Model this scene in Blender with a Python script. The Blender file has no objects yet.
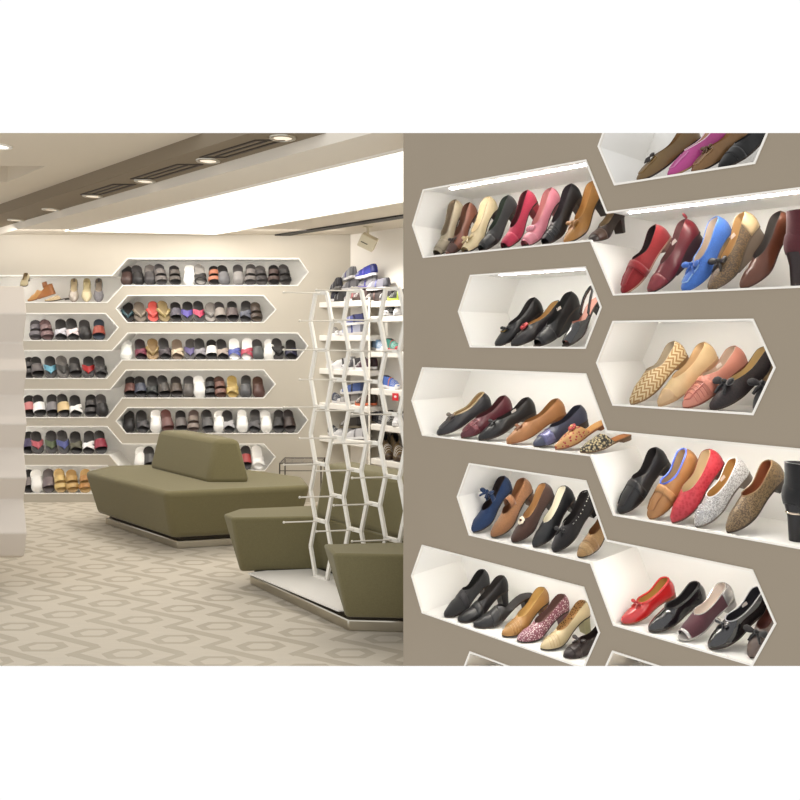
import bpy, bmesh, math, random
from mathutils import Vector, Matrix
from mathutils.geometry import tessellate_polygon
random.seed(7)
S = bpy.context.scene
COL = S.collection
PI = math.pi
F, HZ, EYE = 778.0, 337.0, 1.5          # focal length in pixels, horizon row, eye height

# ------------------------------------------------------------------ camera, world, exposure
cd = bpy.data.cameras.new('camera'); cam = bpy.data.objects.new('camera', cd); COL.objects.link(cam)
cd.sensor_width = 36; cd.lens = 36*F/800; cd.shift_y = -(400-HZ)/800; cd.clip_start = .05
cam.location = (0, 0, EYE); cam.rotation_euler = (PI/2, 0, 0); S.camera = cam
S.view_settings.view_transform = 'Standard'; S.view_settings.look = 'None'
S.view_settings.exposure = 0.0; S.view_settings.gamma = 1.0; S.view_settings.use_curve_mapping = False
wd = bpy.data.worlds.new('world'); S.world = wd; wd.use_nodes = True
wd.node_tree.nodes['Background'].inputs[0].default_value = (1, 1, 1, 1)
wd.node_tree.nodes['Background'].inputs[1].default_value = 1.02

def area(name, loc, size, sizey, power, rot=(0, 0, 0), color=(1, .93, .82)):
    l = bpy.data.lights.new(name, 'AREA'); l.shape = 'RECTANGLE'; l.size = size; l.size_y = sizey; l.energy = power; l.color = color
    o = bpy.data.objects.new(name, l); COL.objects.link(o); o.location = loc; o.rotation_euler = rot
    return o
area('ceiling_panel_light', (-.75, 5.3, 2.40), 3.6, .9, 30, (0, 0, -PI/4), (1, .97, .93))
area('ceiling_panel_light', (-2.2, 6.35, 2.42), 1.5, .5, 6, (0, 0, 0), (1, .97, .93))
area('wall_washer_lamp', (-2.2, 6.72, 2.415), 3.4, .06, 9, (.75, 0, 0), (1, .95, .9))

# ------------------------------------------------------------------ materials
def lin(c):
    return tuple(((v/255)/12.92 if v/255 <= .04045 else ((v/255+.055)/1.055)**2.4) for v in c)
MATS = {}
def mat(rgb, rough=.5, metal=0, kind='plain', rgb2=None, scale=60, coat=0, emit=0, bump=0, name=None):
    key = (rgb, rough, metal, kind, rgb2, scale, coat, emit, bump)
    if key in MATS: return MATS[key]
    m = bpy.data.materials.new(name or f'{kind}_{rgb[0]}_{rgb[1]}_{rgb[2]}'); m.use_nodes = True
    nt = m.node_tree; b = nt.nodes['Principled BSDF']; N = nt.nodes.new; K = nt.links.new
    c = (*lin(rgb), 1)
    b.inputs['Base Color'].default_value = c; b.inputs['Roughness'].default_value = rough; b.inputs['Metallic'].default_value = metal
    b.inputs['Coat Weight'].default_value = coat
    if emit:
        b.inputs['Emission Color'].default_value = c; b.inputs['Emission Strength'].default_value = emit
    c2 = (*lin(rgb2), 1) if rgb2 else tuple(v*.6 for v in c[:3])+(1,)
    tc = N('ShaderNodeTexCoord')
    def ramp(fac, stops, const=False):
        r = N('ShaderNodeValToRGB'); el = r.color_ramp.elements
        if const: r.color_ramp.interpolation = 'CONSTANT'
        el[0].position, el[0].color = stops[0]; el[1].position, el[1].color = stops[-1]
        for p, q in stops[1:-1]:
            e = el.new(p); e.color = q
        K(fac, r.inputs[0]); return r.outputs[0]
    fac = None
    if kind in ('suede', 'leather', 'fabric', 'paint'):
        n = N('ShaderNodeTexNoise'); n.inputs['Scale'].default_value = scale; n.inputs['Detail'].default_value = 3
        K(tc.outputs['Object'], n.inputs['Vector'])
        k = {'suede': .72, 'leather': .86, 'fabric': .8, 'paint': .97}[kind]
        K(ramp(n.outputs['Fac'], [(.3, tuple(v*k for v in c[:3])+(1,)), (.7, c)]), b.inputs['Base Color']); fac = n.outputs['Fac']
        if kind == 'suede': b.inputs['Sheen Weight'].default_value = .25
        if kind == 'fabric': b.inputs['Sheen Weight'].default_value = .15
    elif kind in ('glitter', 'spots', 'snake'):
        v = N('ShaderNodeTexVoronoi'); v.inputs['Scale'].default_value = scale
        K(tc.outputs['Object'], v.inputs['Vector'])
        if kind == 'glitter':
            s = N('ShaderNodeSeparateColor'); K(v.outputs['Color'], s.inputs[0])
            K(ramp(s.outputs[0], [(.35, c), (.75, c2)]), b.inputs['Base Color']); fac = s.outputs[1]
        elif kind == 'spots':
            K(ramp(v.outputs['Distance'], [(0, c2), (.34, c)], True), b.inputs['Base Color'])
        else:
            K(ramp(v.outputs['Distance'], [(.25, c), (.6, c2)]), b.inputs['Base Color']); fac = v.outputs['Distance']
    elif kind == 'zigzag':
        s = N('ShaderNodeSeparateXYZ'); K(tc.outputs['Object'], s.inputs[0])
        def M(op, a, bv):
            q = N('ShaderNodeMath'); q.operation = op
            for i, t in enumerate((a, bv)):
                if isinstance(t, (int, float)): q.inputs[i].default_value = t
                else: K(t, q.inputs[i])
            return q.outputs[0]
        tri = M('PINGPONG', M('ADD', M('ADD', s.outputs[1], s.outputs[2]), 1.0), .013)
        st = M('PINGPONG', M('ADD', M('ADD', s.outputs[0], tri), 1.0), .0075)
        K(ramp(M('MULTIPLY', st, 133), [(0, c), (.5, c2)], True), b.inputs['Base Color'])
    if bump and fac is not None:
        bp = N('ShaderNodeBump'); bp.inputs['Strength'].default_value = bump; bp.inputs['Distance'].default_value = .002
        K(fac, bp.inputs['Height']); K(bp.outputs[0], b.inputs['Normal'])
    MATS[key] = m
    return m

# ------------------------------------------------------------------ mesh helpers
class MB:
    def __init__(self): self.v = []; self.f = []
    def add(self, vs, fs):
        o = len(self.v); self.v += [tuple(p) for p in vs]; self.f += [tuple(i+o for i in q) for q in fs]; return self
    def box(self, a, b, M=None):
        x0, y0, z0 = a; x1, y1, z1 = b
        vs = [Vector(p) for p in ((x0,y0,z0),(x1,y0,z0),(x1,y1,z0),(x0,y1,z0),(x0,y0,z1),(x1,y0,z1),(x1,y1,z1),(x0,y1,z1))]
        if M is not None: vs = [M @ p for p in vs]
        return self.add(vs, [(3,2,1,0),(4,5,6,7),(0,1,5,4),(1,2,6,5),(2,3,7,6),(3,0,4,7)])
    def grid(self, rows, close=False):
        n = len(rows[0]); vs = [p for r in rows for p in r]; fs = []
        for i in range(len(rows)-1):
            for j in range(n if close else n-1):
                k = (j+1) % n
                fs.append((i*n+j, i*n+k, (i+1)*n+k, (i+1)*n+j))
        return self.add(vs, fs)
    def ball(self, c, r, M=None, nu=10, nv=7, fn=None):
        c = Vector(c); r = r if isinstance(r, (tuple, list)) else (r, r, r); rows = []
        for i in range(nv+1):
            th = PI*i/nv; row = []
            for j in range(nu):
                ph = 2*PI*j/nu
                p = Vector((math.sin(th)*math.cos(ph), math.sin(th)*math.sin(ph), math.cos(th)))
                if fn: p = fn(p)
                p = Vector((p.x*r[0], p.y*r[1], p.z*r[2]))
                if M is not None: p = M @ p
                row.append(c+p)
            rows.append(row)
        return self.grid(rows, True)
    def tube(self, pts, r, n=6, cap=True):
        pts = [Vector(p) for p in pts]; rows = []
        for i, p in enumerate(pts):
            d = (pts[min(i+1, len(pts)-1)]-pts[max(i-1, 0)])
            d = d.normalized() if d.length > 1e-9 else Vector((0, 0, 1))
            a = d.cross(Vector((0, 0, 1)));
            if a.length < .05: a = d.cross(Vector((0, 1, 0)))
            a.normalize(); b = d.cross(a)
            rr = r[i] if isinstance(r, (list, tuple)) else r
            rows.append([p+a*rr*math.cos(2*PI*k/n)+b*rr*math.sin(2*PI*k/n) for k in range(n)])
        o = len(self.v); self.grid(rows, True)
        if cap:
            self.f.append(tuple(o+k for k in range(n))[::-1]); m = o+(len(pts)-1)*n; self.f.append(tuple(m+k for k in range(n)))
        return self
    def prism(self, poly, z0, z1):
        n = len(poly); vs = [(x, y, z0) for x, y in poly]+[(x, y, z1) for x, y in poly]
        t = tessellate_polygon([[Vector((x, y, 0)) for x, y in poly]])
        fs = [tuple(q) for q in t]+[tuple(i+n for i in q) for q in t]+[(i, (i+1) % n, n+(i+1) % n, n+i) for i in range(n)]
        return self.add(vs, fs)
    def build(self, name, m, parent=None, smooth=True, merge=0, fix=True, angle=40):
        me = bpy.data.meshes.new(name); me.from_pydata(self.v, [], self.f)
        bm = bmesh.new(); bm.from_mesh(me)
        if merge: bmesh.ops.remove_doubles(bm, verts=bm.verts, dist=merge)
        if fix: bmesh.ops.recalc_face_normals(bm, faces=bm.faces)
        bm.to_mesh(me); bm.free()
        if smooth:
            me.shade_smooth()
            try: me.set_sharp_from_angle(angle=math.radians(angle))
            except Exception: pass
        else: me.shade_flat()
        for q in (m if isinstance(m, list) else [m]): me.materials.append(q)
        o = bpy.data.objects.new(name, me); COL.objects.link(o)
        if parent: o.parent = parent
        return o
def tag(o, label, cat, group=None):
    o['label'] = label; o['category'] = cat
    if group: o['group'] = group
    return o
def thing(name, label, cat, M=None, group=None):
    o = bpy.data.objects.new(name, None); COL.objects.link(o); o.empty_display_size = .05
    if M is not None: o.matrix_world = M
    return tag(o, label, cat, group)
def struct(o): o['kind'] = 'structure'; return o
def bevel(o, w, seg=3, ang=30):
    b = o.modifiers.new('bevel', 'BEVEL'); b.width = w; b.segments = seg; b.limit_method = 'ANGLE'; b.angle_limit = math.radians(ang); return o
def proj(p): return Vector((400+F*p[0]/p[1], HZ-F*(p[2]-EYE)/p[1]))
def offset(poly, w):
    n = len(poly); out = []
    ar = sum(poly[i][0]*poly[(i+1) % n][1]-poly[(i+1) % n][0]*poly[i][1] for i in range(n))
    sg = 1 if ar > 0 else -1
    for i in range(n):
        a, b, c = Vector(poly[i-1]), Vector(poly[i]), Vector(poly[(i+1) % n])
        n1 = (b-a).normalized(); n2 = (c-b).normalized()
        n1 = Vector((n1.y, -n1.x))*sg; n2 = Vector((n2.y, -n2.x))*sg
        m = n1+n2; m = m/max(m.dot(n1), .3)
        out.append(tuple(b+m*w))
    return out
def smooth01(x): x = max(0, min(1, x)); return x*x*(3-2*x)
def interp(t, pts):
    for (a, va), (b, vb) in zip(pts, pts[1:]):
        if t <= b: return va+(vb-va)*smooth01((t-a)/(b-a))
    return pts[-1][1]

# ------------------------------------------------------------------ setting colours
WHITE = mat((236, 231, 222), .45, name='white_lacquer')
NICHE = mat((243, 241, 236), .5, name='niche_white')
LIP = mat((238, 233, 224), .4, name='white_edge')
TAUPE = mat((151, 138, 119), .6, kind='paint', scale=3, name='taupe_paint')
BACKW = mat((192, 184, 169), .6, kind='paint', scale=3, name='light_taupe_paint')
CEIL = mat((222, 213, 198), .8, name='ceiling_paint')
SOFF = mat((128, 114, 93), .8, name='soffit_paint')
STEEL = mat((190, 184, 170), .28, 1, name='brushed_steel')
LED = mat((255, 249, 240), .5, emit=48, name='led_strip')
ADDED_GLOW = mat((255, 248, 238), .5, emit=9, name='added_far_glow')  # added emitter that brightens the far niches, not a known fitting

# ------------------------------------------------------------------ the display wall on the right
Cw = 3.5; Q = math.sqrt(.5)
def P(s, d, z): return Vector((s*Q+d*Q, Cw-s*Q+d*Q, z))
def s_of(x, d=0):
    u = (x-400)/F; Y = (Cw+d*2*Q)/(1+u); return 2*Q*(u*Y)-d
TOPK, BOTK = 204/F, -329/F              # the section planes that end this piece of wall above and below
def lt(k): return 2.144-.388*k
def rt(k): return 1.945-.388*k
HN = .299
def hexa(s0, s1, top, tip=.066): return [(s0, top), (s1, top), (s1+tip, top-HN/2), (s1, top-HN), (s0, top-HN), (s0-tip, top-HN/2)]
NP = {}
E1, E0, EL = 1.90, 1.062, .957
def joined(s0, kl, kr, closed):
    T, R = lt(kl), rt(kr)
    right = [(1.545, R), (1.615, R-HN/2), (1.545, R-HN)] if closed else [(E1, R), (E1+.066, R-HN/2), (E1, R-HN)]
    return [(s0, T), (EL, T), (1.042, R)]+right+[(1.066, R-HN), (.974, T-HN), (s0, T-HN), (s0-.066, T-HN/2)]
NP['L1'] = joined(.144, 0, 0, False); NP['L2'] = hexa(.411, .955, lt(1)); NP['L3'] = joined(.140, 2, 2, False)
NP['L4'] = joined(.405, 3, 3, True); NP['L5'] = hexa(.138, .948, lt(4)); NP['L6'] = hexa(.409, .955, lt(5))
NP['R1'] = hexa(1.070, 1.552, rt(-1)); NP['R3'] = hexa(1.064, 1.547, rt(1)); NP['R6'] = hexa(1.062, 1.547, rt(4))
SIDE0, SIDE1, WD, ND = .021, 2.06, .40, .34
CUT = []                                # objects ended by the section planes
m = MB()
tess = tessellate_polygon([[Vector((s, z, 0)) for s, z in q] for q in [[(SIDE0, -.1), (SIDE1, -.1), (SIDE1, 2.7), (SIDE0, 2.7)]]+list(NP.values())])
allp = [(SIDE0, -.1), (SIDE1, -.1), (SIDE1, 2.7), (SIDE0, 2.7)]+[p for q in NP.values() for p in q]
m.add([P(s, 0, z) for s, z in allp], [tuple(t) for t in tess])
wr = struct(m.build('wall_right', TAUPE, smooth=False)); CUT.append(wr)
def zcut(p, k): return Vector((p.x, p.y, EYE+k*p.y))
m = MB()
for k, a, b in ((TOPK, 1.00, 1.62), (BOTK, 9, 9)):
    for s0, s1, d0, d1 in ((SIDE0, min(a, SIDE1), 0, WD), (a, b, ND, WD), (b, SIDE1, 0, WD)):
        if s1 > s0: m.add([zcut(P(s, d, 0), k) for s, d in ((s0, d0), (s1, d0), (s1, d1), (s0, d1))], [(0, 1, 2, 3)])
for a, b in (((SIDE0, 0), (SIDE0, WD)), ((SIDE1, 0), (SIDE1, WD)), ((SIDE0, WD), (SIDE1, WD))):
    pa, pb = P(*a, 0), P(*b, 0)
    m.add([zcut(pa, BOTK), zcut(pb, BOTK), zcut(pb, TOPK), zcut(pa, TOPK)], [(0, 1, 2, 3)])
struct(m.build('wall_right_body', TAUPE, smooth=False))

def niche(poly, fn, depth, label, group, lipw=.0065, led=None, ledmat=LED, cut=False, lipmat=None):
    t = thing('display_niche', label, 'wall niche', Matrix.Translation(fn(sum(p[0] for p in poly)/len(poly), 0, min(p[1] for p in poly))), group)
    L = t.location; n = len(poly); q = lambda s, d, z: fn(s, d, z)-L
    m = MB(); m.grid([[q(s, d, z) for s, z in poly] for d in (0, depth)], True)
    tt = tessellate_polygon([[Vector((s, z, 0)) for s, z in poly]])
    m.add([q(s, depth, z) for s, z in poly], [tuple(a) for a in tt])
    sh = m.build('shell', NICHE, t, smooth=False, merge=1e-5, fix=False)
    op = offset(poly, -lipw); m = MB()
    m.grid([[q(s, d, z) for s, z in pp] for pp, d in ((op, .006), (op, -.004), (poly, -.004), (poly, 0))], True)
    fr = m.build('frame', lipmat or LIP, t, smooth=False)
    parts = [sh, fr]
    for s0, s1, z, d in led or ():
        m = MB()
        m.add([q(s, dd, zz) for s in (s0, s1) for dd in (d-.007, d+.007) for zz in (z-.004, z-.001)],
              [(0, 1, 3, 2), (4, 6, 7, 5), (0, 4, 5, 1), (2, 3, 7, 6), (0, 2, 6, 4), (1, 5, 7, 3)])
        parts.append(m.build('light_strip', ledmat, t, smooth=False))
    if cut: CUT.extend(parts)
    return t
NL = {'L1': 'long white lit niche stepping down rightward, topmost on the taupe wall, holding pumps and boot',
      'L2': 'short white hexagonal niche on taupe wall holding four black shoes',
      'L3': 'long white stepped niche on taupe wall with mules and a black boot',
      'L4': 'white stepped niche on taupe wall starting with blue suede bow shoe',
      'L5': 'white hexagonal niche low on taupe wall holding black mule and mauve pump',
      'L6': 'lowest left white niche on taupe wall, only its top corner showing',
      'R1': 'white hexagonal niche at top right of taupe wall with pink moccasin',
      'R3': 'white hexagonal niche on taupe wall holding zigzag flat and salmon loafer',
      'R6': 'lowest right white niche on taupe wall below the red ballet flat'}
for k, q in NP.items():
    n = niche(q, P, ND, NL[k], 'niches in the taupe display wall', led=[(q[0][0]+.10, q[1][0]-.02, q[0][1], .07)], cut=k in ('R1', 'L6', 'R6', 'L5', 'L4'))
    L = n.location
    if k in ('L1', 'L3', 'L4'):
        R = rt({'L1': 0, 'L3': 2, 'L4': 3}[k]); s1 = 1.52 if k == 'L4' else E1-.03; m = MB()
        m.add([P(s, dd, zz)-L for s in (1.09, s1) for dd in (.063, .077) for zz in (R-.004, R-.001)],
              [(0, 1, 3, 2), (4, 6, 7, 5), (0, 4, 5, 1), (2, 3, 7, 6), (0, 2, 6, 4), (1, 5, 7, 3)])
        m.build('light_strip', LED, n, smooth=False)

# ------------------------------------------------------------------ the left room shell
YB = 7.07
def bw(x, d, y): return Vector((x, YB+d, y))
def bpx(pts): return [((x-400)/F*YB, EYE+(HZ-y)/F*YB) for x, y in pts]
BN = {
 'r1': [(-30,275),(112,275),(127.5,258),(299,258),(309,272),(298,286),(123,286),(107.5,303),(-30,303)],
 'r2l': [(-30,313),(106,313),(119,327.5),(107.5,341),(-30,341)],
 'r2r': [(115.5,308.5),(127.5,295),(264,295),(276.5,309.5),(264,323),(127,323)],
 'r3': [(-30,350),(112,350),(127.5,332.5),(298,332.5),(308.5,346),(297,360.5),(122.5,360.5),(107,379),(-30,379)],
 'r4': [(-30,389),(110,389),(126,369.5),(264,369.5),(276,384),(264,398.5),(122.5,398.5),(107.5,418),(-30,418)],
 'r5r': [(115.5,421),(127.5,407),(298,407),(308.5,420),(298,434),(126,434)],
 'r5l': [(-30,426),(107.5,426),(122.5,443.5),(264,443.5),(276,457),(265,471),(122,471),(109,455),(-30,455)],
 'r6l': [(-30,465),(107.5,465),(119,479.5),(107.5,494),(-30,494)]}
BNp = {k: bpx(v) for k, v in BN.items()}
XL, XR, ZC = -4.2, 3.0, 2.43
XC = -.47                                # corner where the sneaker wall meets the back wall
out = [(XL, 0), (XC+.02, 0), (XC+.02, 2.62), (XL, 2.62)]
tess = tessellate_polygon([[Vector((s, z, 0)) for s, z in q] for q in [out]+list(BNp.values())])
m = MB(); m.add([bw(s, 0, z) for s, z in out+[p for q in BNp.values() for p in q]], [tuple(t) for t in tess])
m.box((XL, YB+.36, 0), (XC+.02, YB+.40, 2.62))
struct(m.build('wall_back', BACKW, smooth=False))
BL = {'r1': 'long stepped niche at top of far wall with flats and dark slippers',
      'r2l': 'second niche down on left of far wall holding two-band slippers',
      'r2r': 'hexagonal niche on far wall, second down, with red and purple thongs',
      'r3': 'stepped niche on far wall with white clog and blue thong',
      'r4': 'stepped niche on far wall with yellow slide and white bands',
      'r5r': 'long hexagonal niche on far wall just above the sofa backrest',
      'r5l': 'niche on far wall stepping down behind the sofa backrest',
      'r6l': 'lowest niche on far wall, left of sofa, with tan slides'}
for k, q in BNp.items():
    niche(q, bw, .28, BL[k], 'slipper niches in the far wall', lipw=.009, led=[(q[e][0]+.03, q[e+1][0]-.03, q[e+1][1]-.002, .035) for e in {'r2r': (1,), 'r5r': (1,), 'r2l': (0,), 'r6l': (0,)}.get(k, (0, 2))], ledmat=ADDED_GLOW, lipmat=mat((252, 249, 243), .4))  # strips here are hidden extras put in to lighten the interiors

SW = 6.62                                # sneaker wall plane X+Y
struct(MB().add([(XC, SW-XC, 0), (2.6, SW-2.6, 0), (2.6, SW-2.6, 2.62), (XC, SW-XC, 2.62),
                 (XC+.05, SW-XC+.05, 0), (2.65, SW-2.55, 0), (2.65, SW-2.55, 2.62), (XC+.05, SW-XC+.05, 2.62)],
                [(0, 1, 2, 3), (7, 6, 5, 4), (0, 4, 5, 1), (2, 6, 7, 3), (1, 5, 6, 2), (0, 3, 7, 4)]).build('wall_sneaker', mat((240, 234, 224), .6, name='cream_paint'), smooth=False))

# carpet with chains of hexagons between zigzag bands
def carpet():
    m = bpy.data.materials.new('patterned_carpet'); m.use_nodes = True; nt = m.node_tree; b = nt.nodes['Principled BSDF']
    b.inputs['Roughness'].default_value = .95
    def M(op, *a):
        q = nt.nodes.new('ShaderNodeMath'); q.operation = op
        for i, t in enumerate(a):
            if isinstance(t, (int, float)): q.inputs[i].default_value = t
            else: nt.links.new(t, q.inputs[i])
        return q.outputs[0]
    tc = nt.nodes.new('ShaderNodeTexCoord'); nz = nt.nodes.new('ShaderNodeTexNoise'); nz.inputs['Scale'].default_value = 1.3
    s = nt.nodes.new('ShaderNodeSeparateXYZ'); nt.links.new(tc.outputs['Object'], s.inputs[0]); nt.links.new(tc.outputs['Object'], nz.inputs[0])
    X, Y = s.outputs[0], s.outputs[1]
    u = M('MULTIPLY', M('SUBTRACT', X, Y), Q); v = M('MULTIPLY', M('ADD', X, Y), Q)
    Pu, Pv = .37, .25
    uu = M('MODULO', M('ADD', u, 20), Pu)
    w = M('MODULO', M('ADD', M('SUBTRACT', v, M('MULTIPLY', uu, .33)), 20), Pv)
    l1 = M('LESS_THAN', M('MINIMUM', w, M('SUBTRACT', Pv, w)), .023)
    v0 = M('MODULO', M('ADD', v, 20.02), Pv)
    l2 = M('MULTIPLY', M('LESS_THAN', uu, .040), M('LESS_THAN', v0, .16))
    band = M('MAXIMUM', l1, l2)
    cu = M('SUBTRACT', uu, Pu*.55); cv = M('SUBTRACT', w, Pv*.5)
    cv = M('ADD', cv, M('MULTIPLY', cu, .33))
    ax = M('ABSOLUTE', M('MULTIPLY', M('ADD', cu, cv), Q)); ay = M('ABSOLUTE', M('MULTIPLY', M('SUBTRACT', cv, cu), Q))
    h = M('MAXIMUM', M('DIVIDE', ay, .058), M('ADD', M('DIVIDE', ax, .125), M('DIVIDE', ay, .135)))
    ring = M('MULTIPLY', M('GREATER_THAN', h, .58), M('LESS_THAN', h, 1.0))
    fac = M('MULTIPLY', M('MAXIMUM', band, ring), M('ADD', .45, M('MULTIPLY', nz.outputs['Fac'], .7)))
    n2 = nt.nodes.new('ShaderNodeTexNoise'); n2.inputs['Scale'].default_value = 160; nt.links.new(tc.outputs['Object'], n2.inputs[0])
    mp = nt.nodes.new('ShaderNodeMapping'); mp.inputs['Rotation'].default_value = (0, 0, PI/4); mp.inputs['Scale'].default_value = (6, 90, 1)
    nt.links.new(tc.outputs['Object'], mp.inputs[0]); n3 = nt.nodes.new('ShaderNodeTexNoise'); n3.inputs['Scale'].default_value = 1; nt.links.new(mp.outputs[0], n3.inputs[0])
    mx = nt.nodes.new('ShaderNodeMix'); mx.data_type = 'RGBA'
    nt.links.new(fac, mx.inputs['Factor']); mx.inputs['A'].default_value = (*lin((199, 191, 176)), 1); mx.inputs['B'].default_value = (*lin((174, 165, 149)), 1)
    m2 = nt.nodes.new('ShaderNodeMix'); m2.data_type = 'RGBA'; m2.blend_type = 'MULTIPLY'
    nt.links.new(M('MULTIPLY', M('ADD', n2.outputs['Fac'], n3.outputs['Fac']), .22), m2.inputs['Factor'])
    nt.links.new(mx.outputs['Result'], m2.inputs['A']); m2.inputs['B'].default_value = (.55, .52, .48, 1)
    nt.links.new(m2.outputs['Result'], b.inputs['Base Color'])
    return m
YF = EYE*F/329
CUT.append(struct(MB().prism([(XL, 3.2), (XR, 3.2), (XR, YB), (XL, YB)], -.04, 0).build('floor', carpet(), smooth=False)))

# ceiling: three levels stepping down towards the far wall
def slab(name, poly, z, m, holes=()):
    b = MB(); tt = tessellate_polygon([[Vector((x, y, 0)) for x, y in q] for q in [poly]+list(holes)])
    pts = poly+[p for h in holes for p in h]
    b.add([(x, y, z) for x, y in pts], [tuple(t) for t in tt])
    n = len(poly); b.grid([[(x, y, zz) for x, y in poly] for zz in (z, 2.66)], True)
    b.add([(x, y, 2.66) for x, y in pts], [tuple(t) for t in tt])
    for h in holes:
        b.grid([[(x, y, zz) for x, y in h] for zz in (z, z+.16)], True)
        b.add([(x, y, z+.16) for x, y in h], [tuple(range(len(h)))])
    o = struct(b.build(name, m, smooth=False, fix=False)); CUT.append(o); return o
ha = [(-3.3, 4.87), (-2.22, 4.87), (-2.71, 5.37), (-3.79, 5.37)]
slab('ceiling_near', [(XL, 3.2), (3.046-3.2, 3.2), (3.046-YB, YB), (XL, YB)], 2.57, mat((208, 196, 176), .8, name='near_ceiling_paint'), [ha])
slab('ceiling_soffit', [(3.046-3.2, 3.2), (3.42-3.2, 3.2), (3.42-YB, YB), (3.046-YB, YB)], 2.49, SOFF)
slab('ceiling', [(3.42-3.2, 3.2), (XR, 3.2), (SW-YB+.3, YB), (3.42-YB, YB)], ZC, CEIL)
PANEL = mat((255, 252, 244), .5, emit=1.25, name='lit_diffuser')
t = thing('ceiling_light_panel', 'large glowing white trapezoid light panel in the ceiling', 'ceiling light', Matrix.Translation((0, 0, 0)))
pp = [(-2.88, 6.77), (3.87-3.62, 3.62), (5.34-3.62, 3.62), (-1.66, 7.0)]
MB().prism(pp, ZC-.006, ZC-.001).build('diffuser', PANEL, t, smooth=False)
po = offset(pp, .02); m = MB(); m.grid([[(x, y, z) for x, y in q] for q, z in ((pp, ZC), (pp, ZC-.01), (po, ZC-.01), (po, ZC))], True)
m.build('frame', WHITE, t, smooth=False)
def strip45(a, b, w):                    # a strip running along the 45 degree direction, between two Y values on X+Y=a
    y0, y1 = b; h = w/2
    return [(a-h-y0, y0), (a+h-y0, y0), (a+h-y1, y1), (a-h-y1, y1)]
tag(MB().prism(strip45(5.985, (3.7, 7.05), .14), ZC-.012, ZC-.001).build('lighting_track', mat((28, 25, 22), .5), smooth=False),
    'black recessed track line in ceiling beside the glowing panel', 'lighting track')
ZS = 2.49
for i, (x, y) in enumerate(((16, 220), (51, 209.5), (92.5, 196), (145, 181), (208, 160.5), (293, 134.5))):
    Y = (ZS-EYE)*F/(HZ-y); X = (x-400)/F*Y
    w = ('farthest of the row', 'second farthest in the row', 'third farthest, before the air slot', 'between the two air slots, farther one', 'at near end of the middle air slot', 'nearest, cut by the ceiling edge')[i]
    if i == 5: Y += .06; X -= .06
    t = thing('downlight', f'round recessed downlight in dark soffit, {w}', 'downlight', Matrix.Translation((X, Y, ZS)), 'downlights in the dark soffit')
    ring = MB(); ring.grid([[(r*math.cos(a*PI/12), r*math.sin(a*PI/12), z) for a in range(24)] for r, z in ((.045, -.002), (.05, -.008), (.066, -.006), (.068, 0))], True); ring.build('trim_ring', STEEL, t)
    ds = MB(); ds.grid([[(r*math.cos(a*PI/12), r*math.sin(a*PI/12), -.003) for a in range(24)] for r in (.001, .046)], True); ds.build('lens', mat((255, 240, 220), .4, emit=.55 if i > 1 else .3), t)
    if i < 4:
        l = bpy.data.lights.new('downlight_lamp', 'SPOT'); l.energy = 9; l.spot_size = 1.9; l.spot_blend = .9; l.shadow_soft_size = .03; l.color = (1, .93, .84)
        q = bpy.data.objects.new('downlight_lamp', l); COL.objects.link(q); q.location = (X, Y, ZS-.009)
for (y0, y1), w in (((5.03, 5.39), 'far'), ((4.45, 4.86), 'middle'), ((3.90, 4.28), 'near')):
    t = thing('air_slot', f'dark outlined linear air slot in the soffit, {w} one', 'air vent', Matrix.Translation((3.26-y0, y0, ZS)), 'air slots in the dark soffit')
    L = t.location; po = [(x-L.x, y-L.y) for x, y in strip45(3.25, (y0, y1), .15)]; pi = [(x-L.x, y-L.y) for x, y in strip45(3.25, (y0+.012, y1-.012), .115)]
    m = MB(); m.grid([[(x, y, z) for x, y in q] for q, z in ((po, 0), (po, -.006), (pi, -.006), (pi, 0))], True); m.build('frame', mat((62, 52, 42), .6), t, smooth=False)
    MB().prism([(x-L.x, y-L.y) for x, y in strip45(3.25, (y0+.03, y1-.03), .02)], -.004, -.001).build('slot', mat((50, 42, 35), .6), t, smooth=False)
t = thing('downlight', 'round lit downlight in the near upper ceiling beside the hatch', 'downlight', Matrix.Translation((-2.245, 4.36, 2.57)))
ring = MB(); ring.grid([[(r*math.cos(a*PI/12), r*math.sin(a*PI/12), z) for a in range(24)] for r, z in ((.045, -.002), (.05, -.008), (.066, -.006), (.068, 0))], True); ring.build('trim_ring', WHITE, t)
l = bpy.data.lights.new('downlight_lamp', 'SPOT'); l.energy = 14; l.spot_size = 2.0; l.spot_blend = .7; l.shadow_soft_size = .03; l.color = (1, .95, .88)
q = bpy.data.objects.new('downlight_lamp', l); COL.objects.link(q); q.location = (-2.245, 4.36, 2.562)
ds = MB(); ds.grid([[(r*math.cos(a*PI/12), r*math.sin(a*PI/12), -.003) for a in range(24)] for r in (.001, .046)], True); ds.build('lens', mat((255, 250, 240), .4, emit=2), t)

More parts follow.
